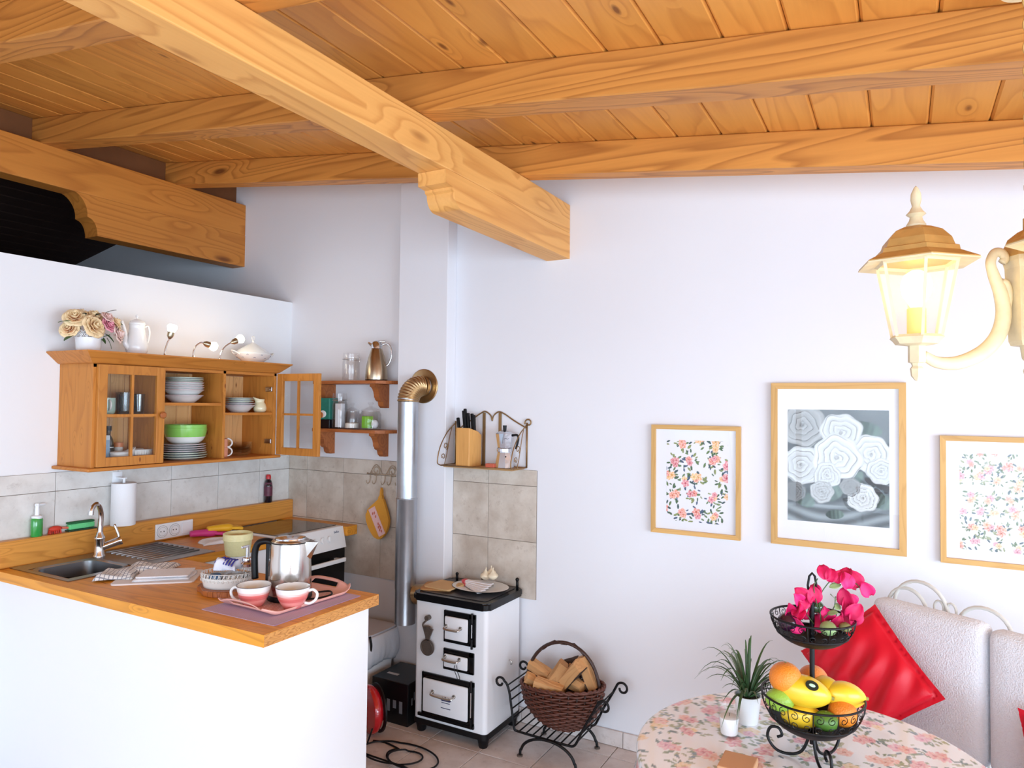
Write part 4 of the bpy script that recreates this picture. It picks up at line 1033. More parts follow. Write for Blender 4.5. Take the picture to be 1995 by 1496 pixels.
# pink tray: raised handles at both ends (local y is the long axis)
M_pink = mat('pink_melamine', (232, 172, 160), .35)
t = thing('serving_tray', 'pink dotted serving tray with slotted handles at the worktop corner', 'tray', (-2.005, 1.905, .9142), -.05, world=False)
HX, HY = .145, .205
def tray(u, v):
    x = (u-.5)*2; y = (v-.5)*2
    # superellipse mapping
    X = x*HX; Y = y*HY
    ex = max(0, (abs(x)-.88)/.12); ey = max(0, (abs(y)-.74)/.26)
    X *= 1-.18*max(0, (abs(y)-.8)/.2)**2
    z = .002+.014*ex**1.5+.040*ey**1.3*(1-.55*abs(x)**3)
    return (X, Y, z)
b = MB(); nu, nv = 29, 45
V = [[b.bm.verts.new(tray(i/(nu-1), j/(nv-1))) for i in range(nu)] for j in range(nv)]
for j in range(nv-1):
    for i in range(nu-1):
        x = abs((i+.5)/(nu-1)-.5)*2; y = abs((j+.5)/(nv-1)-.5)*2
        if .86 < y < .955 and x < .5: continue
        b.bm.faces.new((V[j][i], V[j][i+1], V[j+1][i+1], V[j+1][i]))
b.build('tray_body', M_pink, t, smooth=True, solid=.0035)
b = MB()
for i in range(-6, 7):
    for j in range(-10, 11):
        x = i*.0185+(.009 if j % 2 else 0); y = j*.0145
        if abs(x) < .12 and abs(y) < .148: b.lathe([(.0028, .0042), (.0022, .0047), (0, .0048)], c=(x, y, 0), seg=6, cap=False)
b.build('dots', mat('pale_pink_dots', (250, 218, 210), .4), t, kind='stuff')
# kettle
t = thing('electric_kettle', 'brushed steel electric kettle with black handle on the pink tray', 'kettle', (-2.005, 1.918, .9190), PI+.48, world=False)
M_kst = mat('kettle_steel', (206, 200, 194), .2, 1, bump=.015, bscale=150)
MB().lathe([(0, 0), (.080, 0), (.082, .004), (.082, .014), (.079, .018), (0, .018)], seg=44).build('base', M_black, t, smooth='auto')
MB().lathe([(.078, .018), (.080, .022), (.077, .12), (.073, .200), (.070, .212), (.060, .218), (0, .219)], seg=48, cap=False).build('body', M_kst, t, smooth='auto')
MB().lathe([(.056, .2185), (.055, .223), (.030, .227), (0, .228)], seg=36, cap=False).build('lid', M_chrome, t, smooth='auto')
MB().tube([(.0715*math.cos(a), .0715*math.sin(a), .209) for a in np.linspace(0, 2*PI, 50)[:-1]], .0022, 6, closed=True).build('lid_seam', M_black, t, smooth=True)
sp = MB(); q = [(-.068, -.026, .155), (-.068, .026, .155), (-.066, -.030, .212), (-.066, .030, .212), (-.104, 0, .206), (-.078, 0, .145)]
vs = [sp.bm.verts.new(p) for p in q]
for f in ((0, 5, 4, 2), (1, 3, 4, 5), (2, 4, 3)): sp.bm.faces.new([vs[i] for i in f])
sp.build('spout', M_kst, t, smooth=False, solid=.002)
MB().tube(spline([(.070, 0, .205), (.095, 0, .208), (.122, 0, .198), (.134, 0, .165), (.134, 0, .115), (.131, 0, .068)], 7), [.015]*36, 12, flat=.8).build('handle', M_black, t, smooth=True)
MB().box(.068, .090, -.012, .012, .018, .205, bev=.006).build('handle_spine', M_black, t)
MB().box(.0895, .0925, -.006, .006, .055, .16, bev=.001).build('water_window', M_glass, t)
o = MB().tube(spline([(-1.955, 2.015, .9235), (-1.92, 2.04, .926), (-1.885, 2.01, .9245), (-1.895, 1.955, .9235), (-1.92, 1.92, .9245), (-1.95, 1.90, .9245)], 8), .0035, 8).build('kettle_cable', M_black, smooth=True, label='black kettle cable curling over the pink tray', cat='cable')
# pink cups
def cup_mat(name):
    mt, nt, bb_ = base_mat(name); lk = nt.links.new
    tc = N(nt, 'ShaderNodeTexCoord'); sx = N(nt, 'ShaderNodeSeparateXYZ'); lk(tc.outputs['Object'], sx.inputs[0])
    nz = N(nt, 'ShaderNodeTexNoise'); nz.inputs['Scale'].default_value = 1; v = N(nt, 'ShaderNodeVectorMath', operation='MULTIPLY'); lk(tc.outputs['Object'], v.inputs[0]); v.inputs[1].default_value = (8, 8, 120); lk(v.outputs[0], nz.inputs['Vector'])
    z = math_n(nt, 'ADD', sx.outputs[2], math_n(nt, 'MULTIPLY', math_n(nt, 'SUBTRACT', nz.outputs['Fac'], .5), .03))
    rp = N(nt, 'ShaderNodeValToRGB'); e = rp.color_ramp.elements; e[0].position = 0; e[0].color = L4((222, 116, 112)); e[1].position = 1; e[1].color = L4((244, 242, 240))
    for p, c in ((.30, (236, 150, 142)), (.48, (216, 100, 98)), (.66, (234, 140, 132)), (.74, (240, 214, 208)), (.80, (244, 240, 238))):
        x = e.new(p); x.color = L4(c)
    mr = N(nt, 'ShaderNodeMapRange'); mr.inputs['From Max'].default_value = .072; lk(z, mr.inputs['Value']); lk(mr.outputs[0], rp.inputs['Fac']); lk(rp.outputs['Color'], bb_.inputs['Base Color'])
    bb_.inputs['Roughness'].default_value = .2; bb_.inputs['Coat Weight'].default_value = .4
    MATS[name] = mt; return mt
M_cup = cup_mat('pink_banded_glaze')
def pink_cup(label, loc, rz):
    t = thing('cup', label, 'cup', loc, rz, 'pink banded cups', world=False); r = .060
    MB().lathe([(0, .002), (.026, .002), (.027, 0), (.031, 0), (.040, .012), (.052, .036), (.058, .060), (r, .073)], seg=40, cap=False).build('cup_wall', M_cup, t, smooth='auto')
    MB().lathe([(r, .073), (r-.002, .0745), (r-.004, .072), (.052, .052), (.042, .022), (.02, .008), (0, .007)], seg=40, cap=False).build('glazed_inside', M_porc, t, smooth='auto')
    MB().tube([(r*math.cos(a)-.0*a, r*math.sin(a), .0742) for a in np.linspace(0, 2*PI, 44)[:-1]], .0011, 5, closed=True).build('rim_line', mat('grey_rim', (110, 104, 106), .4), t, smooth=True)
    MB().tube(spline([(.054, 0, .058), (.072, 0, .062), (.086, 0, .048), (.080, 0, .026), (.060, 0, .014), (.042, 0, .016)], 5), .0052, 8).build('handle', M_porc, t, smooth=True)
pink_cup('pink banded cup on the tray with its handle to the left', (-2.035, 1.778, .9190), PI+.40)
pink_cup('pink banded cup on the tray with its handle to the right', (-1.900, 1.833, .9190), .55)

# ------------------------------------------------------------------ wall shelves on the gable wall
def shelf(label, z):
    t = thing('wall_shelf', label, 'shelf', (-2.85, YB, z-.12), group='reddish pine wall shelves')
    pr = [(-3.12, YB-.001), (-3.12, YB-.14), (-3.09, YB-.168)] + [(-2.64+.10*math.sin(a)*1., YB-.168+.14*(1-math.cos(a))) for a in np.linspace(0, PI/2, 7)]+[(-2.535, YB-.001)]
    MB().prism(pr, 2, z-.018, z).build('board', M_shelf, t)
    for x in (-3.085, -2.665):
        p = [(YB-.001, z-.019), (YB-.13, z-.019), (YB-.13, z-.034)]+[(YB-.125+.034*math.sin(a), z-.034-.04*(1-math.cos(a))-.015*a) for a in np.linspace(.2, PI*.5, 5)]
        p += [(YB-.085+.028*(1-math.cos(a)), z-.098-.022*math.sin(a)) for a in np.linspace(0, PI/2, 5)]+[(YB-.05, z-.145), (YB-.032, z-.158), (YB-.001, z-.158)]
        MB().prism(p, 0, x-.02, x+.02).build('bracket', M_shelf, t)
shelf('upper reddish pine shelf with the vacuum flask', 1.776); shelf('lower reddish pine shelf with the glass jars', 1.492)
t = thing('vacuum_flask', 'brushed steel vacuum jug with handle on the upper wall shelf', 'flask', (-2.672, 3.19, 1.7765), .45, world=False)
MB().lathe([(0, 0), (.062, 0), (.064, .006), (0, .006)], seg=30).build('base', M_black, t, smooth='auto')
MB().lathe([(.064, .006), (.0645, .03), (.060, .08), (.048, .135), (.036, .172), (.031, .186)], seg=40, cap=False).build('body', mat('champagne_steel', (186, 170, 146), .25, 1), t, smooth='auto')
MB().lathe([(.030, .185), (.033, .188), (.032, .212), (.026, .226), (.012, .234), (0, .235)], seg=28, cap=False).build('lid', M_chrome, t, smooth='auto')
MB().tube([(-.026, 0, .205), (-.05, 0, .222)], [.012, .006], 8).box(.0, .05, -.008, .008, .228, .234, bev=.002).build('spout_and_lever', M_chrome, t, smooth='auto')
MB().tube(spline([(.030, 0, .208), (.060, 0, .216), (.084, 0, .190), (.086, 0, .140), (.072, 0, .100), (.058, 0, .086)], 6), .0055, 8).build('handle', M_chrome, t, smooth=True)
def jar(name, label, x, y, z, r, h, lidh, fill=None, fillh=.03, square=False, knob=True):
    t = thing(name, label, 'jar', (x, y, z), world=False)
    MB().lathe([(0, .0), (r*.92, 0), (r, .006), (r, h*.82), (r*.86, h*.95), (r*.88, h), (r*.84, h), (r*.82, h*.94), (r*.95, h*.8), (r*.95, .008), (0, .006)], seg=32, cap=False).build('glass_wall', M_glass, t, smooth='auto')
    MB().lathe([(r*.9, h), (r*.92, h+.004), (r*.8, h+.008), (r*.3, h+lidh*.4), (r*.14, h+lidh*.55), (r*.16, h+lidh*.65), (r*.30, h+lidh*.8), (r*.22, h+lidh), (0, h+lidh)] if knob else [(r*.93, h-.006), (r*.96, h+.006), (r*.9, h+lidh), (0, h+lidh)], seg=28, cap=False).build('lid', M_glass, t, smooth='auto')
    if fill is not None: MB().lathe([(0, .007), (r*.92, .007), (r*.93, fillh), (r*.5, fillh+.004), (0, fillh+.003)], seg=24, cap=False).build('contents', fill, t, smooth='auto')
    return t
t = jar('clip_top_jar', 'clip-top glass jar on the upper wall shelf', -2.865, 3.19, 1.7765, .052, .138, .028, knob=False)
MB().tube([(.054*math.cos(a), .054*math.sin(a), .128) for a in np.linspace(0, 2*PI, 36)[:-1]], .0018, 5, closed=True).tube(spline([(.054, 0, .128), (.064, 0, .11), (.062, 0, .135), (.05, 0, .15)], 4), .0015, 5).build('wire_clip', M_chrome, t, smooth=True)
t = thing('coffee_packet', 'green and black coffee packet behind the open cabinet door', 'packet', (-3.035, 3.18, 1.4925), .0)
MB().box(-3.085, -2.992, 3.15, 3.225, 1.4925, 1.545, bev=.003).build('dark_foot', mat('black_foil', (20, 16, 22), .3), t)
MB().box(-3.085, -2.992, 3.15, 3.225, 1.5455, 1.675, bev=.006).build('packet_body', mat('teal_foil', (44, 128, 112), .3, var=.35, vscale=30), t)
b = MB()
b.ell((-3.045, 3.1485, 1.578), (.028, .002, .022), 14, 8); b.build('printed_cup', M_white, t, smooth=True)
t = jar('clip_top_jar', 'tall clip-top jar with white paper inside on the lower shelf', -2.945, 3.185, 1.4925, .046, .175, .035, knob=False)
MB().box(-.018, .030, -.02, .012, .008, .150, bev=.002).build('paper_sleeve', M_whitep, t)
MB().tube([(.047*math.cos(a), .047*math.sin(a), .168) for a in np.linspace(0, 2*PI, 36)[:-1]], .0018, 5, closed=True).build('wire_clip', M_chrome, t, smooth=True)
jar('sugar_jar', 'small glass jar with a little sugar on the lower shelf', -2.845, 3.185, 1.4925, .046, .105, .05, mat('sugar', (238, 232, 222), .9), .034)
t = jar('glass_jar', 'wide glass jar with lime green packet on the lower shelf', -2.705, 3.185, 1.4925, .062, .11, .05)
MB().box(-.048, .004, -.025, .02, .008, .078, bev=.004).build('green_packet', mat('lime_packet', (132, 206, 56), .5), t)
MB().ell((.032, 0, .032), (.022, .02, .026), 12, 8).build('white_packet', M_whitep, t, smooth=True)

# scrolled hook rail with the oven mitt
t = thing('hook_rail', 'scrolled beige wrought metal hook rail on the tiles', 'hook rail', (-2.66, 3.262, 1.17))
b = MB(); M_taup = mat('taupe_metal', (186, 164, 140), .5, .2)
y = 3.262
b.tube([(-2.79, y, 1.228), (-2.535, y, 1.228)], .003, 6)
for s, cx in ((1, -2.722), (-1, -2.602)):
    b.tube([(x, y, z) for x, z in spiral(cx, 1.248, .034, .008, 180 if s > 0 else 0, 180+s*560 if s > 0 else -560, 30)], .0026, 6)
    b.tube([(cx-.045+.09*i/10, y, 1.228+.055*math.sin(PI*i/10)) for i in range(11)], .0026, 6)
b.build('scrollwork', M_taup, t, smooth=True)
for x in (-2.765, -2.72, -2.655, -2.61, -2.55):
    MB().tube(spline([(x, y, 1.228), (x, y-.004, 1.19), (x, y-.018, 1.172), (x, y-.032, 1.178), (x, y-.036, 1.192)], 4), .0026, 6).build('hook', M_taup, t, smooth=True)
for x in (-2.79, -2.535): MB().ell((x, 3.266, 1.228), (.006, .004, .006), 8, 6).build('fixing', M_taup, t, smooth=True)
M_mitt = mat('ochre_felt', (226, 158, 58), .95, bump=.4, bscale=300)
t = thing('oven_mitt', 'ochre quilted oven mitt with pink printed panel hanging on the rail', 'oven mitt', (-2.68, 3.24, .86))
out = [(-2.662, 1.150), (-2.652, 1.150), (-2.650, 1.10), (-2.640, 1.088), (-2.605, 1.00), (-2.598, .955), (-2.615, .90), (-2.655, .858), (-2.690, .856), (-2.725, .885), (-2.757, .935), (-2.768, .985), (-2.750, 1.025), (-2.690, 1.075), (-2.668, 1.10)]
b = MB().prism([(p.x, p.y) for p in spline([(x, z, 0) for x, z in out+[out[0]]], 4)[:-1]], 1, 3.228, 3.246)
bmesh.ops.bevel(b.bm, geom=[e for e in b.bm.edges if abs((e.verts[0].co-e.verts[1].co).y) < 1e-5], offset=.005, segments=2, affect='EDGES')
b.build('padded_body', M_mitt, t, smooth='auto')
def band(n, p0, p1, w, z, mt):
    d = Vector((p1[0]-p0[0], 0, p1[1]-p0[1])); nn = Vector((-d.z, 0, d.x)).normalized()*w
    P = [Vector((p0[0], z, p0[1]))-nn, Vector((p1[0], z, p1[1]))-nn, Vector((p1[0], z, p1[1]))+nn, Vector((p0[0], z, p0[1]))+nn]
    return MB().quad(P).build(n, mt, t, solid=.0015)
band('printed_panel', (-2.722, 1.032), (-2.640, .882), .026, 3.2262, mat('pink_print', (232, 188, 186), .9, var=.12, vscale=60))
b = MB(); M_prd = mat('red_print', (204, 110, 90), .9)
for i, (x, z) in enumerate(((-2.712, 1.0), (-2.700, 1.005), (-2.670, .945), (-2.660, .935), (-2.668, .925), (-2.652, .925), (-2.645, .905), (-2.658, .91), (-2.690, .985))):
    b.ell((x, 3.2252, z), (.005, .0006, .009), 8, 5)
b.build('printed_flowers', M_prd, t, smooth=True)

# ------------------------------------------------------------------ stove pipe and range
t = thing('stove_pipe', 'galvanised stove pipe with ribbed elbow into the flue breast', 'stove pipe', (-2.362, 3.09, .45))
px_, py_ = -2.362, 3.09; R_ = .0555
MB().lathe([(R_-.004, 0), (R_+.001, 0), (R_+.001, .004), (R_, .006), (R_, .19)], c=(px_, py_, .458), seg=40, cap=False).build('lower_sleeve', M_galv, t, smooth='auto')
MB().lathe([(R_+.002, .0), (R_+.002, .48), (R_+.0035, .482), (R_+.0035, .488), (R_, .49), (R_, 1.032)], c=(px_, py_, .645), seg=40, cap=False).build('pipe', M_galv, t, smooth='auto')
b = MB(); n = 72
pts = []; rad = []
for i in range(n+1):
    a = (PI/2)*i/n; rr = .085
    # elbow bends from vertical to the wall (+Y) with a slight turn to the right
    d = Vector((.32, .95, 0)).normalized()
    c = Vector((px_, py_, 1.655))+d*rr*(1-math.cos(a))+Vector((0, 0, rr*math.sin(a)*1.05)); pts.append(c)
    rad.append(R_-.001+.0065*abs(math.sin(i*PI/6))**1.5)
b.tube(pts, rad, 36); b.build('ribbed_elbow', M_brass, t, smooth=True)
dd = Vector((.0, 1, 0)); e = pts[-1]
MB().cyl(e, Vector((e.x+.004, 3.1895, e.z)), R_, seg=36).build('wall_stub', M_brass, t, smooth='auto')
MB().lathe([(R_-.004, 0), (R_+.012, .0), (R_+.036, -.006), (R_+.040, -.003), (R_+.040, .0)], seg=44, cap=False, mtx=Matrix.Translation((e.x+.004, 3.1885, e.z)) @ Matrix.Rotation(-PI/2, 4, 'X')).build('wall_collar', M_brass, t, smooth='auto')
MB().cyl((-2.30, 3.10, .618), (-2.168, 3.11, .640), .052, seg=30).build('stove_connector', M_brass, t, smooth='auto')

M_enam = mat('white_enamel_stove', (242, 244, 248), .35, coat=.1)
t = thing('wood_range', 'small white enamel wood-burning range with black trim', 'range', (-1.95, 3.08, 0))
SXa, SXb, SYa, SYb = -2.163, -1.738, 2.912, 3.255
b = MB().prism(rrect(SXa, SXb, SYa, SYb, .022, 6), 2, .066, .658); b.build('body', M_enam, t, smooth='auto')
b = MB().prism(rrect(SXa-.004, SXb+.004, SYa-.004, SYb+.004, .026, 6), 2, .045, .072); b.build('plinth', M_black, t, smooth='auto')
for x in (SXa+.03, SXb-.03):
    for y in (SYa+.03, SYb-.03):
        MB().lathe([(.020, 0), (.022, .004), (.030, .046), (0, .046)], c=(x, y, 0), seg=4 if False else 12).build('foot', M_black, t, smooth='auto')
b = MB().prism(rrect(SXa-.012, SXb+.012, SYa-.014, SYb+.012, .03, 6), 2, .658, .694)
bmesh.ops.bevel(b.bm, geom=[e for e in b.bm.edges if abs(e.verts[0].co.z-e.verts[1].co.z) < 1e-5], offset=.008, segments=3, affect='EDGES')
b.build('hotplate_rim', M_blackg, t, smooth='auto')
MB().prism(rrect(SXa+.02, SXb-.02, SYa+.02, SYb-.02, .02, 5), 2, .6945, .697).build('hotplate', mat('cast_iron_plate', (42, 34, 36), .35), t)
b = MB().cyl((-2.10, 3.2, .697), (-2.10, 3.2, .73), .007).ell((-2.10, 3.2, .733), (.009, .009, .009)); b.build('towel_rail_post', M_black, t, smooth=True)
b = MB().cyl((-1.75, 3.235, .694), (-1.75, 3.235, .738), .007).ell((-1.75, 3.235, .74), (.010, .010, .010)); b.build('towel_rail_post', M_black, t, smooth=True)
b = MB().cyl((-1.96, 3.235, .694), (-1.96, 3.235, .738), .007).ell((-1.96, 3.235, .74), (.010, .010, .010)); b.build('towel_rail_post', M_black, t, smooth=True)
def stove_door(name, x0, x1, z0, z1, inset, hy, hinge=True, lab=None):
    f = MB()
    il, ir, ib, it = inset
    y = SYa
    f.box(x0, x1, y-.010, y+.002, z1-it, z1, bev=.002).box(x0, x1, y-.010, y+.002, z0, z0+ib, bev=.002).box(x0, x0+il, y-.010, y+.002, z0, z1, bev=.002).box(x1-ir, x1, y-.010, y+.002, z0, z1, bev=.002)
    f.box(x0+.002, x1-.002, y-.004, y+.001, z0+.002, z1-.002)
    if hinge:
        f.cyl((x1-ir*.45, y-.014, z0-.008), (x1-ir*.45, y-.014, z0+.04), .006).cyl((x1-ir*.45, y-.014, z1-.04), (x1-ir*.45, y-.014, z1+.008), .006)
    fr = f.build('door_frame', M_blackg, t, smooth='auto', label=lab)
    MB().box(x0+il+.003, x1-ir-.003, y-.020, y-.008, z0+ib+.003, z1-it-.003, bev=.006).build('enamel_panel', M_enam, fr, smooth='auto')
    if hinge: MB().cyl((x1-ir*.45, y-.015, z0+.045), (x1-ir*.45, y-.015, z1-.045), .0028).build('hinge_pin', M_chrome, fr, smooth='auto')
    cx = (x0+il+x1-ir)/2+hy[1]; w = hy[2]; zz = hy[0]
    MB().tube(spline([(cx-w/2, y-.02, zz+.006), (cx-w/2, y-.043, zz), (cx-w*.3, y-.046, zz-.004), (cx+w*.3, y-.046, zz-.004), (cx+w/2, y-.043, zz), (cx+w/2, y-.02, zz+.006)], 4), .0055, 8, flat=.8).cyl((cx-w/2, y-.019, zz+.006), (cx-w/2, y-.026, zz+.006), .009).cyl((cx+w/2, y-.019, zz+.006), (cx+w/2, y-.026, zz+.006), .009).build('handle', M_steel, fr, smooth='auto')
    return fr
stove_door('d', -1.980, -1.797, .478, .632, (.008, .036, .014, .022), (.555, -.012, .085), lab='upper fire door')
stove_door('d', -1.980, -1.805, .345, .447, (.006, .028, .012, .020), (.405, -.016, .085), hinge=False, lab='ash door')
d3 = stove_door('d', -2.108, -1.802, .100, .308, (.010, .026, .016, .022), (.222, -.005, .125), lab='oven door')
MB().box(-2.13, -1.80, SYa-.012, SYa, .088, .104, bev=.002).build('door_sill', M_blackg, t)
b = MB()
for (x, z, w) in ((-1.955, .186, .050), (-1.955, .160, .056)): b.box(x-w/2, x+w/2, SYa-.0206, SYa-.0196, z-.0016, z+.0016)
b.prism([(-1.978, .194), (-1.932, .194), (-1.922, .200), (-1.935, .206), (-1.938, .213), (-1.950, .208), (-1.958, .216), (-1.964, .208), (-1.975, .213), (-1.976, .206), (-1.988, .200)], 1, SYa-.0206, SYa-.0196)
b.build('maker_emblem', M_ink, t)
MB().tube(spline([(-1.876, 2.865, .392), (-1.872, 2.868, .36), (-1.862, 2.872, .332), (-1.872, 2.872, .322), (-1.880, 2.87, .34), (-1.892, 2.868, .37), (-1.888, 2.867, .39)], 5), .0018, 6).build('wire_hook', M_black, t, smooth=True)
b = MB()
for (y, z) in ((3.0, .31), (3.135, .36)): b.tube(spline([(SXb, y, z), (SXb+.012, y, z-.003), (SXb+.016, y, z-.014), (SXb+.010, y, z-.020)], 4), .0035, 6)
b.build('side_hook', M_steel, t, smooth=True)
# air damper ornament on the front
M_pew = mat('pewter', (110, 100, 92), .45, .6, bump=.3, bscale=120)
t = thing('range_key', 'grey metal poker key hanging from a knob on the range front', 'key', (-2.07, 2.895, .40))
MB().cyl((-2.072, 2.911, .580), (-2.072, 2.885, .580), .012, .013).build('knob', M_pew, t, smooth='auto')
MB().tube(spline([(-2.072, 2.886, .570), (-2.092, 2.886, .552), (-2.090, 2.886, .538), (-2.062, 2.886, .542), (-2.040, 2.886, .536)], 4), .005, 6).build('hook', M_pew, t, smooth=True)
MB().prism([(-2.098, .540), (-2.034, .530), (-2.052, .490), (-2.056, .472), (-2.078, .474), (-2.080, .492)], 1, 2.886, 2.894).build('shield', M_pew, t)
MB().cyl((-2.068, 2.886, .437), (-2.068, 2.894, .437), .040, seg=30).build('disc', M_pew, t, smooth='auto')
MB().tube([(-2.068+.033*math.cos(a), 2.8855, .437+.033*math.sin(a)) for a in np.linspace(0, 2*PI, 30)[:-1]], .0025, 5, closed=True).build('disc_rim', M_pew, t, smooth=True)
# on the hotplate
M_card = mat('light_cork', (214, 174, 122), .8, bump=.2, bscale=150, var=.06)
M_card2 = mat('darker_cork', (190, 138, 84), .8, bump=.2, bscale=150)
for i, (x, y, rz, mt_, lb) in enumerate(((-2.105, 3.035, .35, M_card2, 'lower cork mat on the left of the hotplate'), (-2.075, 3.045, -.05, M_card, 'upper square cork mat on the left of the hotplate'))):
    t = thing('cork_mat', lb, 'mat', (x, y, .6975+.0075*i), rz, 'cork mats on the hotplate', world=False)
    MB().prism(rrect(-.082, .082, -.075, .075, .016), 2, 0, .007).build('mat_sheet', mt_, t)
t = thing('platter', 'white platter with printed red flowers at the back of the hotplate', 'plate', (-1.900, 3.115, .6975), 0, world=False)
MB().lathe([(0, .003), (.08, .002), (.085, 0), (.09, 0), (.148, .013), (.155, .016), (.148, .017), (.088, .006), (0, .007)], seg=44, sy=.78, cap=False).build('dish', M_porc, t, smooth='auto')
MB().tube([(.155*math.cos(a), .121*math.sin(a), .0155) for a in np.linspace(0, 2*PI, 50)[:-1]], .0015, 5, closed=True).build('rim_line', M_black, t, smooth=True)
M_nap = mat('white_paper_napkin', (242, 240, 244), .8)
M_napr = mat('red_print_napkin', (224, 96, 104), .8, var=.3, vscale=90)
for k in range(5):
    t = thing('paper_napkin', 'folded white napkin with red printed end on the platter, %s of the fan' % ('hindmost', 'second', 'middle', 'fourth', 'foremost')[k], 'napkin', (-1.935+.006*k, 3.150-.022*k, .7065+.0030*(4-k)), -.02-.15*k, 'napkins fanned on the platter', world=False)
    b = MB().box(-.075, .085, -.014, .016, 0, .005, bev=.002); b.build('folded_paper', M_nap, t)
    MB().box(-.095, -.0755, -.0145, .0165, .0, .0055, bev=.001).build('printed_end', M_napr, t)
t = thing('glass_dish', 'stemmed glass dish on the platter holding garlic bulbs', 'dish', (-1.875, 3.165, .7055), world=False)
MB().lathe([(0, 0), (.022, 0), (.022, .003), (.006, .008), (.006, .018), (.028, .028), (.042, .052), (.041, .053), (.026, .031), (0, .024)], seg=26, cap=False).build('glass_wall', M_water, t, smooth='auto')
M_garl = mat('garlic_skin', (232, 218, 190), .6, var=.1, vscale=60)
for k, (dx, dy, dz, s) in enumerate(((-.020, -.008, .030, 1.3), (.022, -.006, .036, 1.25), (.0, .016, .046, 1.1))):
    t = thing('garlic_bulb', '%s garlic bulb in the stemmed glass dish' % ('left', 'right', 'rear')[k], 'garlic', (-1.875+dx, 3.165+dy, .7055+dz), k*1.1, 'garlic bulbs in the glass dish', world=False)
    b = MB(); b.grid(lambda u, v: ((.019*math.sin(PI*min(1, v*1.05))**.7*(1+.10*abs(math.cos(4*PI*u)))+.002)*s*math.cos(2*PI*u), (.019*math.sin(PI*min(1, v*1.05))**.7*(1+.10*abs(math.cos(4*PI*u)))+.002)*s*math.sin(2*PI*u), (v*.034+.01*max(0, v-.85)*6)*s), 24, 14, wrap_u=True)
    b.build('cloves', M_garl, t, smooth=True); MB().cyl((0, 0, .038*s), (0.003, 0, .050*s), .003, seg=6).build('stem', M_garl, t)

# ------------------------------------------------------------------ floor things beside the peninsula
t = thing('waste_bin', 'white plastic waste bin with white liner draped over its rim', 'bin', (-2.60, 3.02, 0))
b = MB(); b.prism(rrect(-2.715, -2.485, 2.93, 3.18, .04), 2, 0, .385)
for v in b.bm.verts:
    if v.co.z < .1: v.co.x = -2.60+(v.co.x+2.60)*.84; v.co.y = 3.055+(v.co.y-3.055)*.84
b.build('bin_body', M_whitep, t, smooth='auto')
M_liner = mat('plastic_liner', (226, 230, 238), .35, alpha=.92, bump=.25, bscale=40)
b = MB(); r_ = np.random.RandomState(3); ph = r_.uniform(0, 6, 6)
def lin_f(u, v):
    a = 2*PI*u; w = .004*math.sin(9*a+ph[0])+.003*math.sin(23*a+ph[1]); k = 1/max(abs(math.cos(a))**6+abs(math.sin(a))**6, 1e-6)**(1/6)
    z = .40-.165*v; bul = .014*math.sin(PI*v)+.008+(.006 if v < .9 else 0)
    return (-2.60+(.115+bul+w*v)*math.cos(a)*k, 3.055+(.125+bul+w*v)*math.sin(a)*k, z+.012*math.sin(3*a+ph[2])*v)
b.grid(lin_f, 90, 12, wrap_u=True); b.build('liner', M_liner, t, smooth=True, solid=.001)
MB().prism(rrect(-2.722, -2.478, 2.923, 3.187, .045), 2, .386, .408).build('lid', mat('pale_grey_lid', (206, 206, 214), .4), t, smooth='auto')
MB().tube(spline([(-2.478, 2.94, .30), (-2.462, 2.935, .36), (-2.468, 2.93, .41)], 4), .006, 8).build('lid_hinge', M_black, t, smooth=True)
t = thing('black_box', 'black printed cardboard box on the floor beside the range', 'box', (-2.36, 3.0, 0))
MB().box(-2.44, -2.205, 2.92, 3.16, 0, .215, bev=.003, mtx=None).build('carton', mat('black_card', (14, 14, 16), .35), t)
MB().box(-2.40, -2.33, 2.99, 3.01, .2152, .2162).build('paper_label', mat('grey_label', (200, 200, 204), .6), t)
b = MB()
for i in range(9): 
    y = 2.95+i*.02; b.box(-2.2052, -2.2042, y, y+.008, .10+.02*(i % 3), .125+.025*(i % 3)+.01)
for i in range(5): b.box(-2.42+.04*i, -2.40+.04*i, 2.9188, 2.9198, .06+.02*(i % 2), .12)
b.build('printed_marks', mat('grey_print', (120, 120, 124), .5), t)
t = thing('cable_reel', 'glossy red cable reel half hidden behind the white half wall', 'reel', (-2.27, 2.76, 0))
M_red = mat('red_gloss', (196, 22, 34), .12, coat=.8)
c0 = Vector((-2.335, 2.775, .118)); q = Matrix.Translation(c0) @ Matrix.Rotation(-.5, 4, 'Z') @ Matrix.Rotation(PI/2, 4, 'X')
MB().lathe([(0, -.05), (.06, -.05), (.100, -.036), (.116, -.015), (.118, 0), (.112, .012), (.04, .03), (0, .03)], seg=40, mtx=q, cap=False).build('red_housing', M_red, t, smooth='auto')
MB().lathe([(.104, -.054), (.1175, -.048), (.1175, -.04), (.104, -.036)], seg=36, mtx=q, cap=False).build('black_rim', M_black, t, smooth='auto')
MB().tube(spline([(-2.285, 2.72, .012), (-2.25, 2.70, .07), (-2.27, 2.69, .004)], 5), .004, 6).build('cable_lead', M_black, t, smooth=True)
P = []
for i in range(90):
    a = 2*PI*i/36+2.2; k = i/90; cx = -2.04+.05*math.sin(k*9); r = .11-.03*math.cos(k*8)
    P.append((cx+r*1.25*math.cos(a), 2.66+r*.85*math.sin(a), .005+.006*(k if i % 36 < 18 else 0)+.008*abs(math.sin(i*.09))))
P = [(-2.26, 2.72, .004), (-2.2, 2.735, .004)]+P+[(-2.2, 2.60, .005), (-2.3, 2.62, .005)]
MB().tube(spline(P, 3), .0042, 7).build('power_cable', M_black, smooth=True, label='black cable looped on the floor tiles in front of the range', cat='cable')

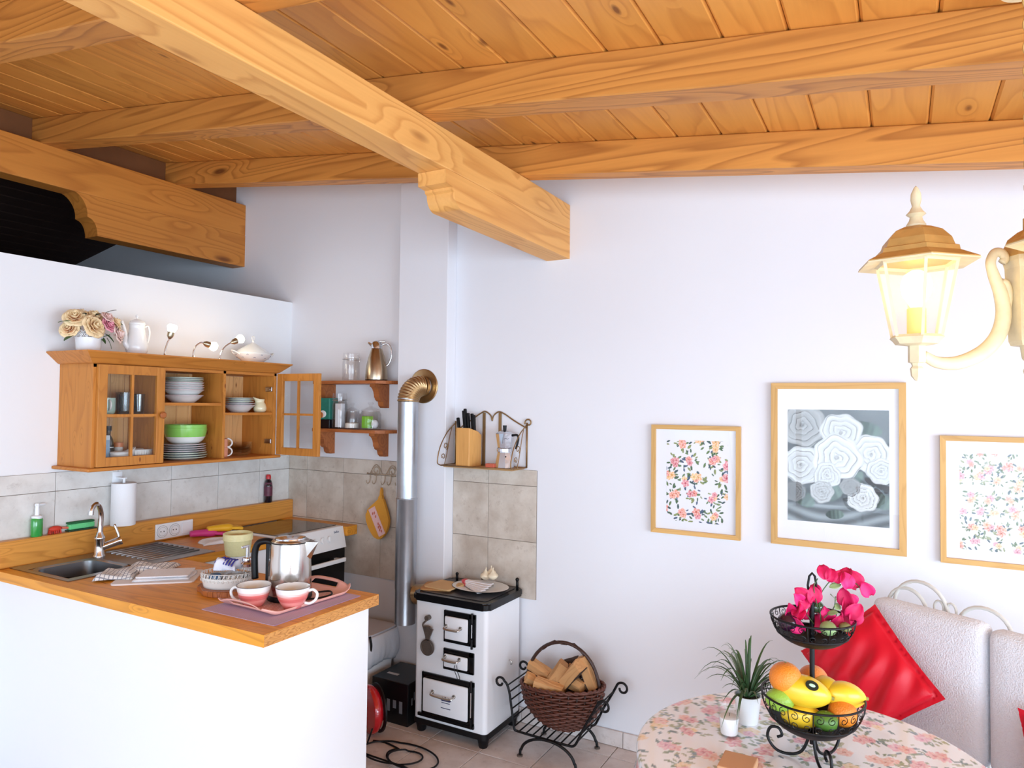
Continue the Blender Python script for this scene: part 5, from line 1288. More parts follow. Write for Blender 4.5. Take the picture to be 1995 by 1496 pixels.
# ------------------------------------------------------------------ log holder, willow basket and logs
t = thing('log_rack', 'black wrought iron log rack with scrolled ends', 'rack', (-1.42, 3.08, 0))
def frame(y):
    L = [(x, y, z) for x, z in spiral(-1.688, .318, .006, .026, 120, 500-50, 20)]
    L = [(x, y, z) for x, z in spiral(-1.690, .318, .026, .012, 20, 20+330, 20)][::-1]
    path = L+[(-1.655, y, .318), (-1.640, y, .285), (-1.628, y, .22), (-1.616, y, .15), (-1.610, y, .118), (-1.590, y, .108), (-1.45, y, .105), (-1.34, y, .104), (-1.305, y, .108), (-1.285, y, .135), (-1.255, y, .20), (-1.215, y, .27), (-1.190, y, .318)]
    R = [(x, y, z) for x, z in spiral(-1.160, .312, .030, .014, 160, 160-340, 20)]
    return path+R
for y in (2.962, 3.20): MB().tube(spline(frame(y), 3), .0058, 8).build('end_frame', M_black, t, smooth=True)
pos = [(-1.650, .31), (-1.640, .28), (-1.632, .245), (-1.625, .205), (-1.617, .165), (-1.612, .125)]+[(-1.585+.0365*i, .108) for i in range(8)]+[(-1.292, .125), (-1.272, .165), (-1.250, .21), (-1.228, .25), (-1.205, .29)]
for x, z in pos: MB().cyl((x, 2.962, z), (x, 3.20, z), .0036, seg=7).build('rod', M_black, t, smooth='auto')
for y in (2.955, 3.207):
    A = [(-1.575, y, .006), (-1.572, y, .03)]+[(-1.432-.138*math.cos(a), y, .02+.085*math.sin(a)) for a in np.linspace(.15, PI-.15, 12)]+[(-1.292, y, .03), (-1.288, y, .006)]
    MB().tube(spline(A, 3), .0068, 8).build('leg', M_black, t, smooth=True)
    for x in (-1.575, -1.288): MB().lathe([(0, 0), (.014, 0), (.014, .006), (.006, .009), (0, .009)], c=(x, y, 0), seg=14).build('foot', M_pew, t, smooth='auto')
M_willow = mat('willow', (92, 48, 34), .45, var=.45, vscale=26, spec=.6)
M_willowd = mat('dark_willow', (58, 34, 26), .4, var=.3)
t = thing('willow_basket', 'oval brown willow basket with a hooped handle standing in the log rack', 'basket', (-1.418, 3.08, .115))
BC = Vector((-1.418, 3.08, 0)); TL = math.atan(.10)
def bsurf(a, v, off=0):
    k = math.sin(PI*.5*(v*.93+.07))**.62
    rx, ry = (.205*k+off), (.120*k+off)
    z = .122+.20*v**1.25
    zz = z+TL*(rx*math.cos(a))*.9*v
    return Vector((BC.x+rx*math.cos(a), BC.y+ry*math.sin(a), zz))
NS = 30; b = MB()
rows = 19
for j in range(rows):
    v = .03+.97*j/(rows-1); n = 120
    b.tube([bsurf(2*PI*i/n, v, .0052*math.sin(NS/2*2*PI*i/n+(PI if j % 2 else 0))) for i in range(n)], .0060, 5, closed=True, flat=1.)
b.build('woven_wall', M_willow, t, smooth=True, kind='stuff')
b = MB()
for k in range(NS): b.tube([bsurf(2*PI*(k+.5)/NS, v, .001) for v in np.linspace(0, 1.0, 8)], .0044, 5)
b.build('stakes', M_willowd, t, smooth=True, kind='stuff')
b = MB(); b.grid(lambda u, v: bsurf(2*PI*u, .98*v if v > .01 else .0, -.004), 40, 8, wrap_u=True)
b.build('inner_wall', M_willowd, t, smooth=True)
b = MB(); b.bm.faces.new([b.bm.verts.new(bsurf(2*PI*i/30, 0, 0)) for i in range(30)]); b.build('basket_floor', M_willowd, t, solid=.006)
b = MB()
for s in (0, PI):
    b.tube([bsurf(2*PI*i/90, 1.0, .003)+Vector((.0, 0, .004))+Vector((.004*math.cos(18*2*PI*i/90+s), .004*math.cos(18*2*PI*i/90+s), .005*math.sin(18*2*PI*i/90+s))) for i in range(90)], .0058, 6, closed=True)
b.build('braided_rim', M_willow, t, smooth=True)
b = MB(); H = []
a0 = bsurf(PI*1.02, .75); a1 = bsurf(PI*.02, .75)
for i in range(31):
    k = PI*i/30; c = (a0+a1)/2; d = (a1-a0)/2
    H.append(c-d*math.cos(k)*.97+Vector((0, 0, .258*math.sin(k)**.85)))
b.tube(H, .0085, 8)
for i in range(0, 30): pass
b.tube([H[i]+Vector((0, .009*math.cos(i*1.1), .009*math.sin(i*1.1))) for i in range(31)], .004, 5)
b.build('hoop_handle', M_willowd, t, smooth=True)
M_log = wood('split_log', (206, 156, 104), (158, 106, 62), axis=0, long=6, cross=22, freq=5, ring=.35, knots=.05, kscale=(8, 14), knotcol=(120, 66, 34), rough=.8, bump=.35, var=.18)
M_barkl = mat('log_bark', (66, 50, 42), .95, bump=.8, bscale=70, var=.4)
logs = [('pale split log lying on the left in the basket', (-1.535, 3.075, .372), (.3, .35, -.05), (.115, .050, .040)), ('split log end low at the left of the basket', (-1.550, 3.045, .325), (.5, .5, .7), (.09, .045, .038)),
        ('upright square split log in the middle of the basket', (-1.437, 3.06, .375), (.1, -1.0, .25), (.125, .062, .050)), ('pale log leaning behind the middle one', (-1.405, 3.10, .345), (.3, -.9, .6), (.13, .05, .045)),
        ('front log lying against the basket rim', (-1.452, 3.005, .322), (.1, .15, .1), (.14, .05, .055)), ('large knotty split log at the right under the handle', (-1.352, 3.05, .398), (.2, -.85, -.3), (.14, .075, .060)),
        ('log standing at the right edge of the basket', (-1.290, 3.085, .400), (-.1, 1.15, .1), (.15, .05, .045)), ('dark bark-covered log at the back of the basket', (-1.412, 3.15, .395), (0, -.4, .2), (.10, .05, .05)),
        ('log wedged low between the right logs', (-1.345, 3.055, .352), (.4, .2, -.2), (.10, .05, .05))]
for i, (lb, p, rot, (l, w, h)) in enumerate(logs):
    r_ = np.random.RandomState(i+20)
    t = thing('firewood_log', lb, 'log', p, 0, 'firewood in the willow basket', world=False); t.rotation_euler = rot
    prf = [(-w/2, -h/2), (w/2*r_.uniform(.7, 1), -h/2*r_.uniform(.8, 1)), (w/2, h/2*r_.uniform(.5, 1)), (0, h/2*r_.uniform(.95, 1.1)), (-w/2*r_.uniform(.8, 1), h/2*r_.uniform(.6, .9))]
    b = MB().prism(prf, 0, -l/2, l/2)
    bmesh.ops.subdivide_edges(b.bm, edges=b.bm.edges[:], cuts=2, use_grid_fill=True)
    for v in b.bm.verts: v.co += Vector(r_.uniform(-.0012, .0012, 3))
    b.build('split_wood', M_log if i != 7 else M_barkl, t)
    MB().prism([(-w/2-.002, -h/2-.003), (w*.36, -h/2-.002), (w*.30, -h/2+.003), (-w/2+.002, -h/2+.004)], 0, -l/2*.98, l/2*.98).build('bark', M_barkl, t)

# ------------------------------------------------------------------ iron shelf with the knife block and the coffee maker
t = thing('iron_wall_shelf', 'small gilt wrought iron shelf with scrolled sides above the tiled panel', 'shelf', (-1.95, 3.2, 1.30))
g = M_antique
MB().box(-2.155, -1.735, 3.135, 3.272, 1.309, 1.316, bev=.001).build('board', mat('ochre_shelf_board', (186, 142, 92), .6, var=.15), t)
b = MB(); zt = 1.3175
b.tube([(-2.17, 3.272, zt), (-1.72, 3.272, zt)], .0035, 6).tube([(-2.17, 3.13, zt), (-1.735, 3.13, zt)], .0035, 6)
for x in (-2.17, -1.722): b.tube([(x, 3.272, zt), (x, 3.13, zt)], .0035, 6)
b.build('base_frame', g, t, smooth=True)
for sx in (-2.17, -1.722):
    b = MB()
    b.tube(spline([(sx, 3.13, zt), (sx, 3.10, zt+.02), (sx, 3.125, zt+.10), (sx, 3.19, zt+.175), (sx, 3.27, zt+.225)], 6), .003, 6)
    b.tube([(sx, 3.175+y, z) for y, z in spiral(0, zt+.10, .022, .006, -60, 360, 22)], .0022, 5)
    b.tube([(sx, 3.155+y, z) for y, z in spiral(0, zt+.045, .018, .005, 200, -220, 22)], .0022, 5)
    b.tube(spline([(sx, 3.165, zt+.0), (sx, 3.19, zt+.06), (sx, 3.215, zt+.15), (sx, 3.235, zt+.2)], 5), .0022, 5)
    b.tube([(sx, 3.272, zt), (sx, 3.272, zt+.235)], .0045, 7)
    b.build('side_scroll', g, t, smooth=True)
b = MB()
b.tube(spline([(-2.17, 3.272, zt+.18), (-2.08, 3.272, zt+.235), (-2.00, 3.272, zt+.285), (-1.975, 3.272, zt+.290), (-1.945, 3.272, zt+.27), (-1.935, 3.272, zt+.24)], 6), .0038, 6)
b.tube(spline([(-1.935, 3.272, zt+.24), (-1.925, 3.272, zt+.27), (-1.895, 3.272, zt+.290), (-1.86, 3.272, zt+.28), (-1.80, 3.272, zt+.245), (-1.722, 3.272, zt+.205)], 6), .0038, 6)
b.tube([(-1.712+x, 3.268, z) for x, z in spiral(0, zt+.235, .022, .010, 200, -120, 20)], .004, 6)
b.build('back_arch', g, t, smooth=True)
for x in (-1.985, -1.885): MB().box(x-.008, x+.008, 3.268, 3.274, zt, zt+.285).build('upright_strap', g, t)
M_kb = wood('beech_block', (226, 168, 96), (192, 128, 60), axis=2, long=2, cross=60, freq=6, ring=.4, knots=.0, rough=.4)
t = thing('knife_block', 'beech knife block full of black-handled knives on the iron shelf', 'knife block', (-2.035, 3.20, 1.3165), -.12, world=False)
b = MB().prism([(-.055, 0), (.050, 0), (.050, .165), (.02, .185), (-.055, .205)], 0, -.046, .046)
bmesh.ops.rotate(b.bm, cent=(0, 0, 0), matrix=Matrix.Rotation(0, 3, 'X'), verts=b.bm.verts[:]); bmesh.ops.bevel(b.bm, geom=b.bm.edges[:], offset=.002, segments=1, affect='EDGES')
b.build('block', M_kb, t)
for k, (dx, dy, L, lean) in enumerate(((-.030, .01, .098, .0), (-.012, -.005, .108, .02), (.004, -.005, .085, .03), (.018, .012, .082, .03), (.034, .0, .075, .06), (-.038, -.035, .06, -.02))):
    z0 = .19-.25*(dy+.055)*0
    t2 = thing('kitchen_knife', 'black-handled kitchen knife, %s in the beech block' % ('far left', 'tallest', 'third from left', 'fourth from left', 'far right', 'short one at the front left')[k], 'knife', (-2.035+dx, 3.20+dy, 1.3165+.165), -.12, 'knives in the beech block', world=False)
    MB().box(-.0065, .0065, -.009, .009, .022 if k < 5 else .0, .034+L, bev=.004, mtx=Matrix.Rotation(-.12+lean, 4, 'Y')).build('handle', M_black, t2, smooth='auto')
    MB().box(-.0008, .0008, -.009, .009, -.08, .024, mtx=Matrix.Rotation(-.12+lean, 4, 'Y')).build('blade', M_steel, t2)
M_alu = mat('polished_aluminium', (214, 216, 222), .22, 1)
t = thing('moka_pot', 'octagonal aluminium stovetop coffee maker on the iron shelf', 'coffee maker', (-1.815, 3.20, 1.3165), .2, world=False)
q = Matrix.Rotation(PI/8, 4, 'Z')
MB().lathe([(0, 0), (.050, 0), (.050, .004), (.036, .082), (.036, .086)], seg=8, mtx=q).build('boiler', M_alu, t)
MB().lathe([(.0385, .084), (.0405, .086), (.0405, .102), (.0385, .104)], seg=32, cap=False).build('waist_ring', M_alu, t, smooth='auto')
MB().lathe([(.034, .104), (.036, .106), (.047, .178), (.046, .180), (.035, .108)], seg=8, mtx=q, cap=False).build('upper_pot', M_alu, t)
MB().lathe([(.046, .180), (.035, .188), (.012, .196), (0, .197)], seg=8, mtx=q).build('lid', M_alu, t)
MB().cyl((0, 0, .195), (0, 0, .222), .0085, .0105, 12).build('lid_knob', M_black, t, smooth='auto')
MB().prism([(-.012, .180), (.012, .180), (0, .128)], 1, -.056, -.040).build('spout', mat('shaded_alu', (150, 152, 158), .3, 1), t)
MB().tube(spline([(.040, .0, .170), (.068, 0, .172), (.074, 0, .15), (.062, 0, .10)], 5), .006, 8, flat=1.).build('handle', M_black, t, smooth=True)
MB().cyl((.02, -.042, .062), (.022, -.048, .062), .004, seg=10).build('valve', M_black, t)
b = MB()
for s in range(2): b.tube(spline([(.010, -.0445, .152-.0), (.020, -.0425, .156), (.026, -.0405, .152), (.034, -.036, .156)], 3), .0008, 4)
b.build('script_mark', M_black, t)
MB().box(-1.885, -1.835, 3.125-.002, 3.15, 1.3225, 1.342, bev=.002).build('matchbox', mat('red_card', (196, 92, 66), .6), label='small red matchbox lying at the front of the iron shelf', cat='matchbox')

# ------------------------------------------------------------------ framed pictures
M_frm = wood('light_oak_frame', (218, 172, 104), (188, 136, 70), axis=2, long=2, cross=30, freq=5, ring=.4, knots=0, rough=.45)
M_frmh = wood('light_oak_frame_rail', (218, 172, 104), (188, 136, 70), axis=0, long=2, cross=30, freq=5, ring=.4, knots=0, rough=.45)
M_mount = mat('picture_mount', (238, 238, 242), .8)
M_print = attr_mat('printed_paper', .55)
def picture(label, x0, x1, z0, z1, ix0, ix1, iz0, iz1, fn, res, w=.022):
    t = thing('framed_picture', label, 'picture', ((x0+x1)/2, YB, z0))
    y0, y1 = YB-.024, YB-.001
    for (a, c) in ((x0, x0+w), (x1-w, x1)):
        s = a == x0
        pr = [(a, z0), (a, z1), (c, z1-w), (c, z0+w)] if s else [(c, z0), (c, z1), (a, z1-w), (a, z0+w)]
        MB().prism(pr, 1, y0, y1).build('frame_stile', M_frm, t)
    for (a, c) in ((z0, z0+w), (z1-w, z1)):
        pr = [(x0, z0), (x1, z0), (x1-w, z0+w), (x0+w, z0+w)] if a == z0 else [(x0, z1), (x1, z1), (x1-w, z1-w), (x0+w, z1-w)]
        MB().prism(pr, 1, y0, y1).build('frame_rail', M_frmh, t)
    MB().box(x0+w-.001, x1-w+.001, YB-.010, YB-.006, z0+w-.001, z1-w+.001).build('mount', M_mount, t)
    nx = int((ix1-ix0)/res); ny = int((iz1-iz0)/res)
    paint_grid('print', (ix0, YB-.0104, iz0), (1, 0, 0), (0, 0, 1), ix1-ix0, iz1-iz0, nx, ny, fn, M_print, t)
    MB().box(x0+w-.001, x1-w+.001, YB-.0135, YB-.0125, z0+w-.001, z1-w+.001).build('pane', M_glassP, t)
M_glassP = glass('picture_glass', (1, 1, 1), .035, .01)
REDS = [(230, 96, 66), (236, 128, 84), (224, 84, 110), (240, 170, 70), (214, 70, 90), (238, 190, 90)]
GR = [(72, 104, 62), (104, 132, 76), (58, 84, 84), (150, 160, 96), (70, 90, 120)]
def f_small(P): return floral(P, .082, 5, (238, 236, 240), REDS, GR, 1.2)
def f_right(P): return floral(P, .060, 9, (238, 238, 240), [(218, 130, 110), (226, 160, 120), (214, 140, 160), (230, 184, 130)], [(128, 146, 118), (150, 164, 140), (120, 134, 140), (178, 184, 150)], 1.1)
def f_roses(P):
    w, h = .39, .479; x = P[:, 0]/w; y = P[:, 1]/h; r = np.random.RandomState(2)
    n1 = .5+.5*np.sin(9*x+3*np.sin(6*y)+1.3)*np.cos(7*y+2*np.sin(5*x))
    base = .30+.13*n1; base = np.where(y > .72, .42+.10*n1+.10*(x-.5), base)
    base = np.where(y < .24, .50+.12*np.sin(60*y+5*np.sin(4*x))+.08*n1, base)
    base = np.where((y > .16) & (y < .30), base*.72, base)
    tint = np.stack([base*.93, base*1.0, base*1.03], 1)
    def blob(cx, cy, rx, ry, rot, val, green=0):
        u = (x-cx)*w; v = (y-cy)*h; c, s = math.cos(rot), math.sin(rot); a = (u*c+v*s)/(rx*w); b = (-u*s+v*c)/(ry*w)
        d = np.hypot(a, b); th = np.arctan2(b, a); return d, th, a, b
    for (cx, cy, rx, ry, rot) in ((.12, .60, .09, .05, .5), (.80, .84, .14, .07, -.3), (.42, .26, .15, .09, .4), (.17, .20, .12, .08, -.6), (.68, .38, .12, .05, 1.0), (.93, .22, .10, .08, -.5), (.48, .08, .09, .05, .1)):
        d, th, a, b = blob(cx, cy, rx, ry, rot, 0); ins = d < 1
        sh = .42+.16*a+.05*np.sin(14*a); tint[ins] = np.stack([sh*.84, sh*1.0, sh*.95], 1)[ins]
    for (cx, cy, R, ph, lum) in ((.15, .86, .24, .3, .74), (.54, .80, .21, 1.2, .90), (.83, .62, .20, 2.0, .92), (.14, .50, .21, 4., .88), (.50, .58, .25, .7, .93), (.92, .48, .14, 2.6, .9), (.40, .42, .14, 3.2, .90), (.35, .27, .12, 5., .80), (.75, .24, .15, 1.9, .92), (.63, .33, .10, .2, .66), (.08, .26, .11, 2.2, .55)):
        d, th, a, b = blob(cx, cy, R, R, ph, 0)
        edge = 1+.045*np.sin(7*th+ph)+.04*np.sin(3*th-ph*2); ins = d < edge; t_ = d/edge
        fz = (t_**.8*4.3+th/(2*PI)+.16*np.sin(3*th+ph)+.10*np.sin(5*th-ph*2+3*t_)) % 1.
        sh = lum-.30*np.exp(-((fz-.04)/.07)**2)*(.35+.65*(np.sin(2*th+ph+5*t_) > -.4))-.10*(1-fz)*(t_ < .8)-.12*np.clip((t_-.88)/.12, 0, 1)-.12*(t_ < .10)
        tint[ins] = np.stack([sh*.965, sh*.995, sh*1.0], 1)[ins]
    return lin(np.clip(tint, 0.02, .97))
picture('small oak-framed floral print, leftmost on the wall', -1.044, -.633, 1.052, 1.560, -.973, -.690, 1.113, 1.491, f_small, .0019, .020)
picture('large oak-framed picture of pale roses in the middle', -.503, .015, 1.055, 1.755, -.436, -.046, 1.162, 1.641, f_roses, .0022, .026)
picture('oak-framed floral print with small flowers at the right edge', .131, .60, 1.047, 1.545, .196, .535, 1.105, 1.480, f_right, .0018, .020)

# ------------------------------------------------------------------ round table
TC = Vector((-.207, 1.966)); TR = .434; TZ = .75
t = thing('round_table', 'round table under a floral oilcloth', 'table', (TC.x, TC.y, 0))
MB().lathe([(0, .715), (TR-.012, .715), (TR-.008, .725), (TR-.008, .742), (0, .742)], c=(TC.x, TC.y, 0), seg=64, cap=False).build('table_top', M_whitep, t, smooth='auto')
MB().lathe([(.05, .04), (.032, .12), (.028, .4), (.035, .6), (.07, .715)], c=(TC.x, TC.y, 0), seg=24).build('pedestal', M_whitep, t, smooth='auto')
for k in range(4):
    a = PI/4+k*PI/2; MB().tube(spline([(TC.x, TC.y, .10), (TC.x+.14*math.cos(a), TC.y+.14*math.sin(a), .07), (TC.x+.27*math.cos(a), TC.y+.27*math.sin(a), .018)], 5), .018, 8).build('leg', M_whitep, t, smooth=True)
M_clothp = attr_mat('oilcloth_print', .25, coat=.6)
def build_cloth():
    nr, na = 150, 360; V = []; UV = []
    drop = .30; rr = np.concatenate([np.linspace(0, TR, 110), TR+np.linspace(.004, drop, 60)])
    for r in rr:
        for k in range(na):
            a = 2*PI*k/na; u = (r*math.cos(a), r*math.sin(a)); UV.append(u)
            if r <= TR-.006: V.append((TC.x+u[0], TC.y+u[1], TZ))
            else:
                s = r-(TR-.006); th = min(s/.010, PI/2); R = TR-.006+.010*math.sin(th)*1.; z = TZ-.010*(1-math.cos(th)); d = max(0, s-.010*PI/2)
                fold = min(1, d/.12); w = .016*fold*math.sin(11*a+1.5*math.sin(3*a))+.03*fold*fold
                V.append((TC.x+(R+w)*math.cos(a), TC.y+(R+w)*math.sin(a), z-d))
    F = []
    n = len(rr)
    for j in range(n-1):
        for k in range(na):
            k2 = (k+1) % na
            if j == 0: 
                if True: F.append((k, na+k, na+k2)) if k < na else None
            else: F.append((j*na+k, (j+1)*na+k, (j+1)*na+k2, j*na+k2))
    c = Vector((TC.x, TC.y, TZ-drop))
    me = bpy.data.meshes.new('tablecloth'); me.from_pydata([tuple(Vector(v)-c) for v in V], [], F)
    for p in me.polygons: p.use_smooth = True
    ca = me.color_attributes.new('Col', 'FLOAT_COLOR', 'POINT'); col = np.ones((len(V), 4))
    col[:, :3] = floral(np.array(UV), .098, 31, (246, 248, 253), [(236, 146, 146), (240, 170, 150), (230, 156, 186), (242, 208, 146), (226, 126, 138)], [(150, 162, 130), (172, 180, 142), (120, 138, 136), (194, 194, 164), (140, 158, 168)], 1.1)
    ca.data.foreach_set('color', col.ravel()); me.materials.append(M_clothp)
    o = bpy.data.objects.new('tablecloth', me); C.objects.link(o); o.location = c
    o['label'] = 'white oilcloth with printed roses draped over the round table'; o['category'] = 'tablecloth'; o['_w'] = list(c)
    return o
build_cloth()
# ---- plant in white pot
t = thing('potted_plant', 'spiky green plant in a small white pot on the floral oilcloth', 'plant', (-.389, 2.110, TZ+.0005), world=False)
MB().lathe([(0, 0), (.028, 0), (.029, .003), (.037, .078), (.034, .078), (.028, .012), (0, .010)], seg=32, cap=False).build('pot', M_white, t, smooth='auto')
MB().lathe([(0, .068), (.034, .068), (.0, .076)], seg=20, cap=False).build('soil', mat('soil', (60, 48, 40), .95, bump=.8, bscale=200), t)
M_blade = mat('blade_leaf', (66, 98, 58), .45, var=.25, vscale=22); M_bladeg = mat('grey_blade_leaf', (110, 128, 100), .5, var=.2, vscale=22); r_ = np.random.RandomState(6)
for k in range(56):
    a = r_.uniform(0, 2*PI); out = r_.uniform(.05, .17); h = r_.uniform(.05, .185)*(1-.25*out/.15); dr = r_.uniform(0, .09)*(out/.12)
    b = MB(); n = 9; pw = r_.uniform(.0036, .0068)
    ca, sa = math.cos(a), math.sin(a)
    def f(u, v):
        x = .008+out*v**1.15; z = .068+h*math.sin(min(1, v)*PI*.55)-dr*v**2.4
        w = pw*(1-v**1.6)*(u-.5)*2+.0001*(u-.5)
        return (x*ca-w*sa, x*sa+w*ca, z+abs(u-.5)*.004*(1-v))
    b.grid(f, 3, n); b.build('leaf', M_blade if k % 5 else M_bladeg, t, smooth=True, solid=.0005)
# ---- candle glass
t = thing('candle_glass', 'glass tumbler holding a white candle on the oilcloth', 'candle', (-.418, 2.002, TZ+.0005), world=False)
MB().lathe([(0, 0), (.022, 0), (.0235, .003), (.030, .080), (.0285, .080), (.0225, .006), (0, .005)], seg=32, cap=False).build('glass_wall', M_glass, t, smooth='auto')
MB().lathe([(0, .006), (.0222, .006), (.0262, .050), (.025, .051), (0, .051)], seg=28, cap=False).build('candle_wax', mat('white_wax', (246, 246, 246), .5), t, smooth='auto')
MB().cyl((0, 0, .05), (.001, 0, .060), .0008, seg=5).build('wick', M_black, t)
MB().box(-.40, -.318, 1.775, 1.868, TZ+.001, TZ+.022, bev=.003).build('tissue_box', mat('tan_card', (206, 158, 118), .8), label='tan cardboard coaster box at the front edge of the table', cat='box')

# ---- two-tier fruit basket
SC = Vector((-.203, 1.962))
t = thing('tiered_basket', 'black wire two-tier fruit basket with scrolled feet on the table', 'fruit stand', (SC.x, SC.y, TZ), world=False)
for k in range(3):
    a = math.radians(59+120*k); P = [(.006, .085), (.010, .055), (.026, .020), (.055, .006), (.088, .010), (.108, .036), (.102, .062), (.082, .066), (.073, .050), (.084, .042)]
    MB().tube(spline([(r*math.cos(a), r*math.sin(a), z) for r, z in P], 6), .0038, 8).build('scroll_foot', M_black, t, smooth=True)
MB().cyl((0, 0, .045), (0, 0, .40), .0062, seg=14).build('stem', M_black, t, smooth='auto')
lp = [(.0+.0*1, .405), (.008, .42), (.011, .445), (.007, .468), (0, .476), (-.007, .468), (-.011, .445), (-.008, .42)]
MB().tube([(x*.87, x*.48, z) for x, z in spline_pts] if False else [(x*.87, x*.48, z) for x, z in lp], .003, 7, closed=True).cyl((0, 0, .39), (0, 0, .408), .004, seg=8).build('carrying_loop', M_black, t, smooth=True)
def wire_bowl(nm, z0, z1, R, n):
    def S(a, v): 
        r = R*math.sin(PI/2*min(1, v))**.80 if v > 0 else 0
        return Vector((r*math.cos(a), r*math.sin(a), z0+(z1-z0)*(1-math.cos(PI/2*v))**.95))
    vb = .60
    b = MB(); b.grid(lambda u, v: S(2*PI*u, .04+(vb-.04)*v), 40, 8, wrap_u=True)
    o = b.build(nm, M_black, t, smooth=True, solid=.0015)
    b = MB()
    for v, r in ((1, .0030), (vb, .0022)): b.tube([S(2*PI*i/64, v) for i in range(64)], r, 6, closed=True)
    b.build('rim', M_black, o, smooth=True)
    b = MB()
    for k in range(n):
        a0 = 2*PI*k/n; b.tube([S(a0, v) for v in np.linspace(vb, 1, 6)], .0014, 4)
        for s in (-1, 1):
            for (ca, cv, rr, st) in ((.25, .89, 1., 90), (.25, .71, 1., -90)):
                da = s*2*PI/n*ca+2*PI/n*(.5 if s < 0 else .0)
                da = 2*PI/n*(.25 if s < 0 else .75); R2 = .078*rr; pts = []
                for i in range(15):
                    q = i/14; an = math.radians(st+s*430*q); rad = R2*(1-.72*q)
                    pts.append(S(a0+da+rad*math.cos(an)*1.15, cv+rad*math.sin(an)*1.0))
                b.tube(pts, .0011, 3)
    b.build('filigree', M_black, o, smooth=False)
    return S
S1 = wire_bowl('lower_bowl', .070, .168, .122, 13)
S2 = wire_bowl('upper_bowl', .292, .365, .100, 12)
# fruit
def fruit(name, label, c, r, mt, group=None, rz=0, st=True, cat_=None):
    t = thing(name, label, cat_ or name, (SC.x+c[0], SC.y+c[1], TZ+c[2]), rz, group, world=False)
    b = MB(); b.ell((0, 0, 0), r, 28, 18); b.build('skin', mt, t, smooth=True)
    if st: MB().lathe([(0, 0), (.003, 0), (.002, .0018), (0, .002)], c=(0, 0, r[2]-.001), seg=8).build('stem_scar', mat('stem_green', (110, 120, 60), .7), t)
    return t
M_or = mat('orange_peel', (244, 142, 44), .4, bump=.35, bscale=260, var=.05); M_gf = mat('grapefruit_peel', (240, 140, 70), .4, bump=.3, bscale=240, var=.08)
M_lm = mat('lime_peel', (150, 190, 70), .35, bump=.2, bscale=200, var=.1); M_mg = mat('papaya_skin', (242, 198, 46), .35, var=.10, vscale=14, coat=.2)
# camera-right axis for arranging fruit by eye is (.875, .485)
fruit('orange', 'big orange on top at the left of the lower basket', (-.060, -.030, .208), (.040, .040, .040), M_or, 'oranges in the lower basket')
fruit('orange', 'orange at the back beside the stem in the lower basket', (-.004, .058, .186), (.038, .038, .037), M_gf, 'oranges in the lower basket')
fruit('orange', 'orange low at the right under the yellow fruit', (.070, .0, .138), (.034, .034, .034), M_or, 'oranges in the lower basket')
fruit('lime', 'green lime at the left below the big orange', (-.070, -.062+.01, .160), (.036, .030, .028), M_lm, None, .5)
fruit('lime', 'dark green lime low behind the wire at the front', (.035, -.040, .125), (.030, .026, .024), mat('dark_lime', (88, 128, 50), .4), None, .2)
def papaya(label, c, rz, tilt, L=.062, R=.036):
    t = thing('papaya', label, 'fruit', (SC.x+c[0], SC.y+c[1], TZ+c[2]), 0, 'yellow papayas in the lower basket', world=False); t.rotation_euler = (0, tilt, rz)
    b = MB(); q = Matrix.Rotation(PI/2, 4, 'Y')
    b.lathe([(0, -L), (R*.35, -L*.96), (R*.72, -L*.75), (R*.98, -L*.25), (R, .1*L), (R*.86, L*.5), (R*.5, L*.86), (R*.2, L*.99), (0, L)], seg=26, mtx=q, cap=False)
    for v in b.bm.verts:
        a = math.atan2(v.co.z, v.co.y); k = 1+.03*math.cos(5*a); v.co.y *= k; v.co.z *= k
    b.build('skin', M_mg, t, smooth=True, sub=1)
    MB().lathe([(0, L-.002), (.005, L-.002), (.004, L+.006), (0, L+.006)], seg=10, mtx=q).build('stem_end', mat('stem_tan', (150, 140, 70), .8), t)
    return t
p = papaya('large yellow papaya with a dark oval sticker across the middle', (-.018, -.030, .184), .15, .12, .066, .040)
STK = Matrix.Rotation(.75, 4, 'X') @ Matrix.Translation((.016, 0, .0378)) @ Matrix.Rotation(.16, 4, 'Y')
MB().lathe([(0, .0), (.0125, 0), (.0125, .0022), (0, .0022)], sx=1.25, seg=22, mtx=STK).build('sticker', mat('sticker_black', (24, 36, 30), .4), p)
b = MB(); b.ell((0, 0, .0024), (.008, .0045, .0006), 12, 6); bmesh.ops.transform(b.bm, matrix=STK, verts=b.bm.verts[:]); b.build('sticker_leaf', mat('sticker_green', (190, 226, 190), .5), p, smooth=True)
papaya('yellow papaya behind the stickered one', (.030, .028, .176), -.5, .1, .055, .034)
papaya('yellow papaya at the right end of the lower basket', (.072, .022, .174), .35, .08, .052, .034)
papaya('pale yellow papaya at the bottom under the stickered one', (-.022, -.030, .122), .3, 0, .05, .032)
